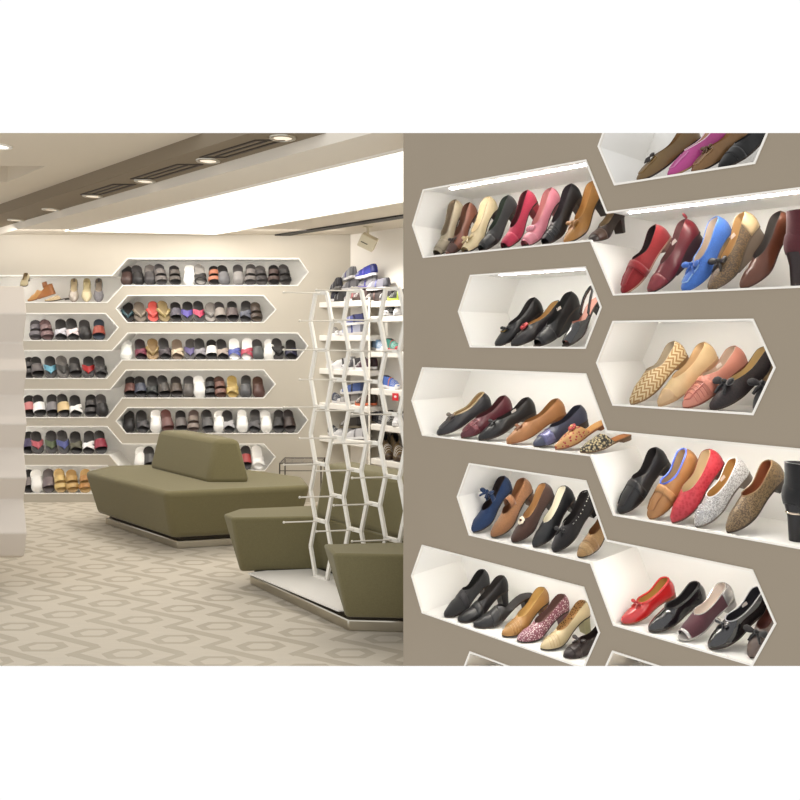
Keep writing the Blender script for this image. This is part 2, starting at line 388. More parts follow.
# ------------------------------------------------------------------ sofas
OLIVE = mat((115, 107, 73), .95, kind='fabric', scale=200, bump=.25, name='olive_fabric')
def sofa(label, top, backrest, notch=None):
    cx = sum(p[0] for p in top)/len(top); cy = sum(p[1] for p in top)/len(top)
    t = thing('island_sofa', label, 'sofa', Matrix.Translation((cx, cy, 0)), 'olive island sofas')
    T = [(x-cx, y-cy) for x, y in top]; full = T if notch is None else [(x-cx, y-cy) for x, y in notch]
    low = offset(T, -.085)
    m = MB(); n = len(T); m.add([(x, y, .085) for x, y in low]+[(x, y, .43) for x, y in T], [])
    tb = tessellate_polygon([[Vector((x, y, 0)) for x, y in T]])
    m.f += [tuple(range(n))[::-1], tuple(range(n, 2*n))]+[(i, (i+1) % n, n+(i+1) % n, n+i) for i in range(n)]
    bevel(m.build('seat', OLIVE, t, angle=25), .04, 4, 20)
    pl = offset(offset(full, -.085), -.05)
    bevel(MB().prism(pl, .0, .055).build('plinth', STEEL, t), .006, 1)
    MB().prism(offset(pl, -.03), .055, .085).build('plinth_recess', mat((60, 52, 38), .8), t, smooth=False)
    if notch: MB().prism([(x-cx, y-cy) for x, y in ((-.905, 4.64), (-.318, 4.005), (.02, 4.08), (.06, 4.14), (-.50, 4.72), (-.80, 4.68))], .086, .095).build('platform', mat((235, 231, 224), .4), t, smooth=False)
    b0, b1 = [[(x-cx, y-cy) for x, y in q] for q in backrest]; n = len(b0)
    m = MB(); m.add([(x, y, .42) for x, y in b0]+[(x, y, .735) for x, y in b1], [tuple(range(n))[::-1], tuple(range(n, 2*n))]+[(i, (i+1) % n, n+(i+1) % n, n+i) for i in range(n)])
    bevel(m.build('backrest', OLIVE, t, angle=25), .035, 4, 20)
    return t
sofa('olive green hexagonal sofa with centre backrest by the slipper niches',
     [(-2.52, 6.20), (-1.62, 5.36), (-.64, 5.60), (-.74, 5.98), (-1.2, 6.3), (-1.7, 6.62), (-2.42, 6.50)],
     ([(-2.06, 6.38), (-1.42, 5.73), (-1.10, 5.73), (-1.32, 6.08), (-1.76, 6.50)],
      [(-1.99, 6.42), (-1.38, 5.82), (-1.20, 5.82), (-1.38, 6.06), (-1.76, 6.44)]))
hx2 = [(-1.07, 4.70), (-.33, 3.84), (.26, 3.80), (.50, 4.30), (-.40, 4.98), (-1.0, 4.86)]
sofa('olive green sofa with cut-out front holding white honeycomb rack',
     [(-1.07, 4.70), (-.995, 4.60), (-.50, 4.64), (.07, 4.07), (-.40, 4.03), (-.33, 3.84), (.26, 3.80), (.50, 4.30), (-.40, 4.98), (-1.0, 4.86)],
     ([(-.52, 4.66), (.21, 3.93), (.44, 4.22), (-.28, 4.86)], [(-.47, 4.70), (.24, 4.0), (.38, 4.16), (-.30, 4.82)]), hx2)

# ------------------------------------------------------------------ honeycomb rack
RP = 4.075
t = thing('honeycomb_rack', 'white honeycomb metal rack with pegs standing on the olive sofa platform', 'display rack', Matrix.Translation((-.26, RP+.26, .095)))
RL = t.location
def RK(r, z, d=0): return Vector((-.512+r*Q-d*Q, RP+.512-r*Q-d*Q, z))-RL
RW = mat((240, 236, 226), .35, name='white_rack_paint')
lev = [1.756-.1659*k for k in range(11)]
def bar(m, a, b, w=.0105, th=.008):
    a, b = Vector(a), Vector(b); d = (b-a).normalized(); n = Vector((-Q, -Q, 0)); s = d.cross(n).normalized()*w; n = n*th
    m.add([a+s+n, a-s+n, a-s-n, a+s-n, b+s+n, b-s+n, b-s-n, b+s-n], [(0, 1, 2, 3), (7, 6, 5, 4), (0, 4, 5, 1), (1, 5, 6, 2), (2, 6, 7, 3), (3, 7, 4, 0)])
m = MB(); pegs = []
for i in range(6):
    z_ = lambda k: (i*.1485+(.023 if (k+i) % 2 == 0 else -.023))
    for k in range(10): bar(m, RK(z_(k), lev[k]), RK(z_(k+1), lev[k+1]))
    if i < 5:
        for k in range(11):
            if (k+i) % 2 == 0:
                a, b = i*.1485+.023, (i+1)*.1485-.023
                bar(m, RK(a, lev[k]), RK(b, lev[k]), .010)
                if k < 9: pegs.append(((a+b)/2, lev[k]))
m.build('rack_frame', RW, t, smooth=False)
for r, z in pegs:
    p = MB(); a = RK(r, z, .008); b = a+Vector((-.205, -.04, .002)); p.tube([a, b], .0042, 6); p.ball(b, .0075, nu=8, nv=5); p.build('peg', mat((214, 208, 196), .35, .3), t)

# ------------------------------------------------------------------ white stepped display stand at the left
lv = [(1.80, 0), (1.635, .028), (1.465, -.004), (1.31, .030), (1.155, 0), (1.0, .030), (.845, 0), (.69, .030), (.545, 0), (.37, .03), (.215, .006), (.182, -.02)]
base = [(-3.45, 4.58), (-2.20, 4.58), (-2.78, 5.16), (-3.9, 5.16)]
t = thing('display_stand', 'white zigzag-sided display stand floating at the left edge', 'display stand', Matrix.Translation((-2.95, 4.8, 0)))
rows = []
for z, o_ in lv:
    yf = 4.58-o_*3.4; xc = (24+o_*110-400)/F*yf
    rows.append([(-.5-o_, yf-4.8, z), (xc+2.95, yf-4.8, z), (xc+2.95-.58, yf-4.8+.6, z), (-.95-o_, 5.16+o_-4.8, z)])
m = MB(); m.grid(rows, True); n = len(base)
m.f.append(tuple(range(n))); m.f.append(tuple(len(m.v)-n+k for k in range(n)))
bevel(m.build('body', mat((208, 197, 184), .5), t, smooth=False), .008, 2, 10)
MB().prism([(-.55, -.05), (.1, -.05), (.0, .2), (-.6, .2)], 0, .183).build('plinth', mat((120, 110, 98), .6), t, smooth=False)

# ------------------------------------------------------------------ women's shoes
class Shoe:
    def __init__(s, o):
        s.o = o; s.L = o.get('L', .24); s.W = o.get('W', .0325); s.h = o.get('h', .02)*(.65 if o.get('ht', 'flat') == 'flat' and o.get('name') is None else 1); s.tv = o.get('tv', .36)
        s.toe = o.get('toe', 'r'); s.Hv = o.get('Hv', .043); s.Hh = o.get('Hh', .056); s.Hm = o.get('Hm', .036)
        s.back = .992; s.mule = o.get('mule', False); s.sling = o.get('sling', False)
    def w(s, t):
        t = max(0, min(1, t)); W = s.W; q = {'r': .5, 'p': .86, 'a': .66, 's': .36}[s.toe]
        if t < .32: return W*max(1e-4, (1-(1-t/.32)**2))**q if t > 0 else 1e-4
        if t < .84: return W*interp(t, [(.32, 1), (.62, .72), (.84, .80)])
        u = (t-.84)/.16
        return max(1e-4, W*.80*(max(0, 1-u**2.4))**.5)
    def zs(s, t): return s.h*smooth01((t-.26)/.62)+.007*max(0, 1-t/.22)**2
    def yo(s, t):
        if t <= s.tv or t >= s.back: return 0
        f = min(1, (t-s.tv)/s.o.get('round', .16)); f = math.sqrt(max(0, 1-(1-f)**2))
        g = min(1, (s.back-t)/.02); g = math.sqrt(max(0, 1-(1-g)**2))
        return max(0, min((s.w(t)-.0035)*.93*f, s.w(t)*.93))*g
    def H(s, t):
        if s.mule: return interp(t, [(0, .014), (s.tv*.6, s.Hv*.8), (s.tv, s.Hv), (s.tv+.18, .006), (1, .004)])
        if s.sling: return interp(t, [(0, .014), (s.tv*.6, s.Hv*.8), (s.tv, s.Hv), (.56, .010), (1, .008)])
        v = interp(t, [(0, .016), (s.tv*.6, s.Hv*.82), (s.tv, s.Hv), (.62, s.Hm), (.97, s.Hh)])
        if t < .07: v *= math.sqrt(max(0, 1-(1-t/.07)**2))*.9+.1
        return v
    def surf(s, t, a, side, off=0):
        w = s.w(t)+off; yo = s.yo(t); n = 2.4; H = s.H(t)+off
        r = min(.97, yo/w); Hd = H/max(.2, (1-r**n)**(1/n)); fo = math.asin(r)
        f = PI/2-(PI/2-fo)*a; y = w*math.sin(f); z = Hd*max(0, 1-(y/w)**n)**(1/n)
        q_ = z/max(.02, s.H(t)); x = t*s.L + (0 if t < .84 else (.005*math.sin(PI*min(1, q_*.9))-.009*q_**3)*smooth01((t-.84)/.14)) + (off if t > .98 else 0)
        return Vector((x, side*y, s.zs(t)+z))
    def ts(s, t0=0, t1=1):
        b = [0, .006, .02, .045, .08, .13, .19, .25, .30, .34, .40, .46, .52, .58, .64, .70, .76, .82, .86, .90, .93, .955, .972, .980, .986, .990, .992, .996, 1]
        b += [s.tv+d for d in (-.015, .002, .012, .03, .055, .085)]
        return sorted(set([t0, t1]+[t for t in b if t0 < t < t1]))
    def overlay(s, t0, t1, off=.0012, a0=0, a1=1, k=6):
        m = MB(); T = [t0+(t1-t0)*i/max(3, int((t1-t0)*36)) for i in range(max(3, int((t1-t0)*36))+1)]
        for sd in (-1, 1): m.grid([[s.surf(t, a0+(a1-a0)*j/k, sd, off) for j in range(k+1)] for t in T])
        return m
    def rim(s):
        T = [t for t in s.ts() if s.tv < t < s.back]
        return [s.surf(t, 1, 1) for t in T[::-1]]+[s.surf(s.tv+.001, 1, 1)]+[s.surf(t, 1, -1) for t in T]
    def frame(s, t, up=.0):
        p = s.surf(t, 1, 1); p.y = 0; a = s.surf(t-.03, 1, 1); a.y = 0; d = (p-a).normalized()
        n = Vector((-d.z, 0, d.x)); return Matrix.Translation(p+n*up) @ Matrix((( d.x, 0, n.x, 0), (0, 1, 0, 0), (d.z, 0, n.z, 0), (0, 0, 0, 1)))
def mk(spec, dr=.45):
    dk = lambda c: tuple(int(v*(.86 if min(c) < 190 else .95)) for v in c)
    if isinstance(spec, tuple) and isinstance(spec[0], (int, float)): return mat(dk(spec), dr)
    rgb, kw = spec; kw = dict(kw); kw.setdefault('rough', dr)
    if kw.get('rgb2'): kw['rgb2'] = dk(kw['rgb2'])
    return mat(dk(rgb), **kw)
def bow(M, sz, m, t, tails=True, name='bow'):
    sz *= 1.2; b = MB(); T = M.to_3x3()
    for sd in (-1, 1):
        fn = lambda p: Vector((p.x*(.25+.75*abs(p.y+1)/2), p.y, p.z*(.3+.7*abs(p.y+1)/2)))
        R = T @ Matrix.Rotation(.3, 3, 'X') if sd > 0 else T @ Matrix.Rotation(PI, 3, 'Z') @ Matrix.Rotation(.3, 3, 'X')
        b.ball(M @ Vector((0, sd*sz*.55, sz*.22)), (sz*.42, sz*.55, sz*.26), R, 10, 7, fn)
    b.ball(M @ Vector((0, 0, sz*.2)), (sz*.2, sz*.2, sz*.26), T, 8, 6)
    if tails:
        for sd in (-1, 1): b.tube([M @ Vector((0, 0, sz*.15)), M @ Vector((-sz*.4, sd*sz*.3, sz*.12)), M @ Vector((-sz*.8, sd*sz*.5, 0))], [sz*.1, sz*.13, sz*.1], 5)
    return b.build(name, m, t)
def cut_open(m, t0): pass
def build_shoe(label, group, M, o):
    s = Shoe(o); name = o.get('name', 'shoe'); t = thing(name, label, 'shoe', M, group)
    up = mk(o['c']); li = mk(o.get('li', (190, 165, 130)), .7); so = mk(o.get('so', (58, 44, 34)), .6)
    T0 = .075 if o.get('peep') else 0
    T1 = .60 if s.mule else (.62 if s.sling else 1)
    T = s.ts(T0, T1); m = MB(); K = 7
    for sd in (-1, 1): m.grid([[s.surf(q, j/K, sd) for j in range(K+1)] for q in T])
    m.build('upper', up, t, merge=.0002, angle=60)
    if s.sling:
        hs = []
        for i in range(13):
            a = PI*i/12; tt = .60+.38*math.sin(a)
            hs.append(Vector((tt*s.L, s.w(.7)*.95*math.cos(a), s.zs(tt)+.012+.038*math.sin(a))))
        m = MB(); m.grid([[p+Vector((0, 0, z)) for p in hs] for z in (-.007, .007)]); st = m.build('heel_strap', up, t); sd_ = st.modifiers.new('thick', 'SOLIDIFY'); sd_.thickness = .002
    # lining and insole
    e = .0022; m = MB(); rows = []
    for q in [x for x in s.ts(.10, s.back) if x > max(.1, T0)]:
        r = []
        for sd, seq in ((-1, (1, .75, .5, .2)), (1, (.2, .5, .75, 1))):
            for a in seq:
                if T1 < 1 and q > T1: p = Vector((q*s.L, sd*(s.w(q)-.002)*(1-.04*a), s.zs(q)+.003))
                else:
                    p = s.surf(q, a, sd); p.y -= sd*min(e, abs(p.y)); p.z -= .0016 if q <= s.tv else 0; p.x -= .003*smooth01((q-.9)/.08)
                r.append(p)
            if sd == -1: r += [Vector((q*s.L-.003*smooth01((q-.9)/.08), y*max(0, s.w(q)-.004), s.zs(q)+.0035)) for y in (-.85, 0, .85)]
        rows.append(r)
    m.grid(rows); m.build('lining', li, t, angle=60)
    # outsole
    th = o.get('st', .004); m = MB(); rows = []
    for q in s.ts():
        w = s.w(q)+.0012; z = s.zs(q); x = q*s.L+(-.001 if q == 0 else .001 if q == 1 else 0)
        rows.append([Vector((x, -w, z+.001)), Vector((x, -w*.97, z-th)), Vector((x, 0, z-th)), Vector((x, w*.97, z-th)), Vector((x, w, z+.001)), Vector((x, 0, z+.002))])
    m.grid(rows, True); m.build('sole', so, t, angle=50)
    # heel
    ht = o.get('ht', 'flat'); hc = mk(o.get('hc', o.get('so', (58, 44, 34))), .4)
    if ht != 'none':
        ta, fx, fy, zb, xc = {'flat': (.76, .96, .98, -.003-th, .88), 'block': (.80, .72, .74, -.006, .90), 'slim': (.84, .34, .34, -.006, .93), 'wedge': (.36, .98, .92, -.006, .75), 'kitten': (.84, .5, .5, -.006, .93)}[ht]
        tt = [ta+(1-ta)*i/12 for i in range(13)]; tt = [ta]+[x for x in tt if x > ta]
        top = [Vector((q*s.L, s.w(q)*.97, s.zs(q)-th*.5)) for q in tt]+[Vector((q*s.L, -s.w(q)*.97, s.zs(q)-th*.5)) for q in tt[::-1]]
        rows = []
        for i in range(6):
            u = i/5; k = u**.6 if ht in ('slim', 'kitten', 'block') else u
            rows.append([Vector((xc*s.L+(p.x-xc*s.L)*(1-(1-fx)*k), p.y*(1-(1-fy)*k), (p.z if u < 1 else zb) if ht == 'flat' and u < .01 else p.z+(zb-p.z)*u)) for p in top])
        m = MB(); m.grid(rows, True); n = len(top); m.f.append(tuple(range(n))); m.f.append(tuple(5*n+i for i in range(n)))
        m.build('heel', hc, t, angle=45)
    if o.get('tr'): MB().tube(s.rim(), o.get('trw', .0017), 5).build('topline_trim', mk(o['tr']), t)
    for q in o.get('orn', []):
        k, a = q[0], q[1:]
        if k == 'bow': bow(s.frame(s.tv-a[2] if len(a) > 2 else s.tv-.03), a[1], mk(a[0]), t)
        elif k == 'knot':
            m = MB(); R = s.frame(s.tv-.06)
            for yy, r in ((-.012, .010), (.0, .012), (.012, .010)): m.ball(R @ Vector((0, yy, .003)), (.013, .010, r*.7), R.to_3x3(), 8, 6)
            m.build('knot', mk(a[0]), t)
        elif k == 'flower':
            m = MB(); R = s.frame(s.tv-.05, .004)
            for i in range(6): m.ball(R @ Vector((.010*math.cos(i*PI/3), .010*math.sin(i*PI/3), .002)), (.0075, .0075, .004), R.to_3x3(), 8, 5)
            f = m.build('flower', mk(a[0]), t); MB().ball(R @ Vector((0, 0, .006)), .005, None, 8, 5).build('flower_centre', mk(a[1]), f)
        elif k == 'band':
            st = s.overlay(a[1], a[2], a[3] if len(a) > 3 else .0015).build(a[4] if len(a) > 4 else 'vamp_strap', mk(a[0]), t, merge=.0002)
            x = st.modifiers.new('thick', 'SOLIDIFY'); x.thickness = .0012
        elif k == 'buckle':
            m = MB(); R = s.frame(a[1], .003); c = [R @ Vector((x, y, 0)) for x, y in ((-.008, -.011), (.008, -.011), (.008, .011), (-.008, .011), (-.008, -.011))]
            m.tube(c, .0018, 5); m.build('buckle', mk(a[0]), t)
        elif k == 'studs':
            m = MB(); rim = s.rim()
            for p in rim[::1]: m.ball(p-Vector((0, 0, .007))+Vector((0, .002 if p.y > 0 else -.002, 0)), .0019, None, 6, 4)
            m.build('stud_row', mk(a[0]), t)
        elif k == 'gems':
            m = MB(); rnd = random.Random(3)
            for i in range(a[1]):
                p = s.surf(.06+.26*rnd.random(), .35+.6*rnd.random(), rnd.choice((-1, 1)), .001); m.ball(p, rnd.choice((.002, .003)), None, 6, 4)
            m.build('beading', mk(a[0]), t)
        elif k == 'tassel':
            m = MB(); R = s.frame(s.tv-.02, .003)
            for i in range(7): m.tube([R @ Vector((0, (i-3)*.002, .002)), R @ Vector((-.014, (i-3)*.004, .006)), R @ Vector((-.026, (i-3)*.0055, .0))], .0017, 4)
            m.ball(R @ Vector((.002, 0, .003)), (.008, .012, .005), R.to_3x3(), 8, 5); m.build('tassel', mk(a[0]), t)
        elif k == 'strap':             # strap over the instep
            tt = a[1]; pl, pr = s.surf(tt, 1, -1), s.surf(tt, 1, 1); rows = []
            for dx in (-a[2], a[2]):
                rows.append([Vector((pl.x+dx+.006*math.sin(PI*i/10), pl.y*1.06*math.cos(PI*i/10), pl.z-.006+a[3]*math.sin(PI*i/10))) for i in range(11)])
            m = MB(); m.grid(rows); st = m.build('instep_strap', mk(a[0]), t); x = st.modifiers.new('thick', 'SOLIDIFY'); x.thickness = .0022
            if len(a) > 4: bow(Matrix.Translation(Vector((pl.x, 0, pl.z+a[3]-.006))) @ Matrix.Rotation(.1, 4, 'Y'), a[4], mk(a[0]), st)
        elif k == 'stitch':            # gathered moccasin seam on the toe
            pts = [s.surf(s.tv-.03, .62, -1, .001)]+[s.surf(x, .62, -1, .001) for x in (.28, .2, .13, .09)]+[s.surf(.07, .9, -1, .001), s.surf(.07, .9, 1, .001)]+[s.surf(x, .62, 1, .001) for x in (.09, .13, .2, .28)]+[s.surf(s.tv-.03, .62, 1, .001)]
            MB().tube(pts, .0022, 5).build('apron_seam', mk(a[0]), t)
        elif k == 'pleats':
            m = MB()
            for x in (.16, .21, .26, .31):
                m.tube([s.surf(x-.03*abs(j-5)/5, 1-abs(j-5)/5*.9, -1 if j < 5 else 1, .0006) for j in range(11)], .0016, 4)
            m.build('pleats', mk(a[0]), t)
        elif k == 'tab':
            p = s.surf(.97, 1, 1); MB().ball(Vector((s.L*.985, 0, p.z+.006)), (.003, .008, .011), None, 8, 6).build('pull_tab', mk(a[0]), t)
        elif k == 'label':
            p = s.surf(.70, .7, 1); p.y -= .0035; MB().box((-.010, -.0004, -.005), (.010, .0004, .005), Matrix.Translation(p)).build('size_sticker', mk((235, 225, 215)), t, smooth=False)
    return t
def place_shoe(nk, toe, top, floor_z, o, din=.028):
    s = Shoe(o); KS = 1.0; din = o.get('din', din)
    u = (toe[0]-400)/F; Y = (Cw+din*2*Q)/(1+u); s0 = 2*Q*u*Y-din
    base = P(s0, din, floor_z)
    hp = s.surf(.97, 1, 1); hp.y = 0; hp.x = s.L*.97
    if s.mule: hp = Vector((s.L*.99, 0, s.zs(1)+.004))
    def frame(p, yw):
        n = Vector((Q*math.cos(yw)+Q*math.sin(yw), Q*math.cos(yw)-Q*math.sin(yw), 0)); z = Vector((0, 0, 1))
        x = n*math.cos(p)+z*math.sin(p); zz = -n*math.sin(p)+z*math.cos(p); y = zz.cross(x)
        return Matrix(((x.x, y.x, zz.x), (x.y, y.y, zz.y), (x.z, y.z, zz.z)))
    if top is None: R = frame(math.radians(o.get('p', 42)), math.radians(o.get('yw', 0)))
    else:
        best = None
        pc, yc, dp, dy = 40, 0, 30, 34
        for it in range(5):
            for i in range(-6, 7):
                for j in range(-6, 7):
                    p, yw = pc+dp*i/6, yc+dy*j/6
                    if not (4 < p < 70) or abs(yw) > 42: continue
                    R = frame(math.radians(p), math.radians(yw)); rh = R @ hp
                    for ks in (.94, .97, 1, 1.03, 1.06, 1.09, 1.12, 1.15, 1.18):
                        e = (proj(base+rh*ks)-Vector(top)).length_squared+((yw-9-42*max(0, u))/5)**2+((ks-1.04)/.05)**2
                        if best is None or e < best[0]: best = (e, p, yw, ks)
            _, pc, yc, KS = best; dp *= .3; dy *= .3
        R = frame(math.radians(pc), math.radians(yc))
    # drop the lowest point of sole or heel on to the shelf
    zmin = 0
    for q in s.ts(0, 1):
        for sd in (-1, 0, 1): zmin = min(zmin, (R @ Vector((q*s.L, sd*s.w(q), s.zs(q)-o.get('st', .004)))).z)
    if o.get('ht', 'flat') not in ('none',):
        for x in (.8, .9, 1): zmin = min(zmin, (R @ Vector((x*s.L, 0, -.007))).z)
    return Matrix.Translation(base-Vector((0, 0, zmin*KS-.0005))) @ R.to_4x4() @ Matrix.Scale(KS, 4)

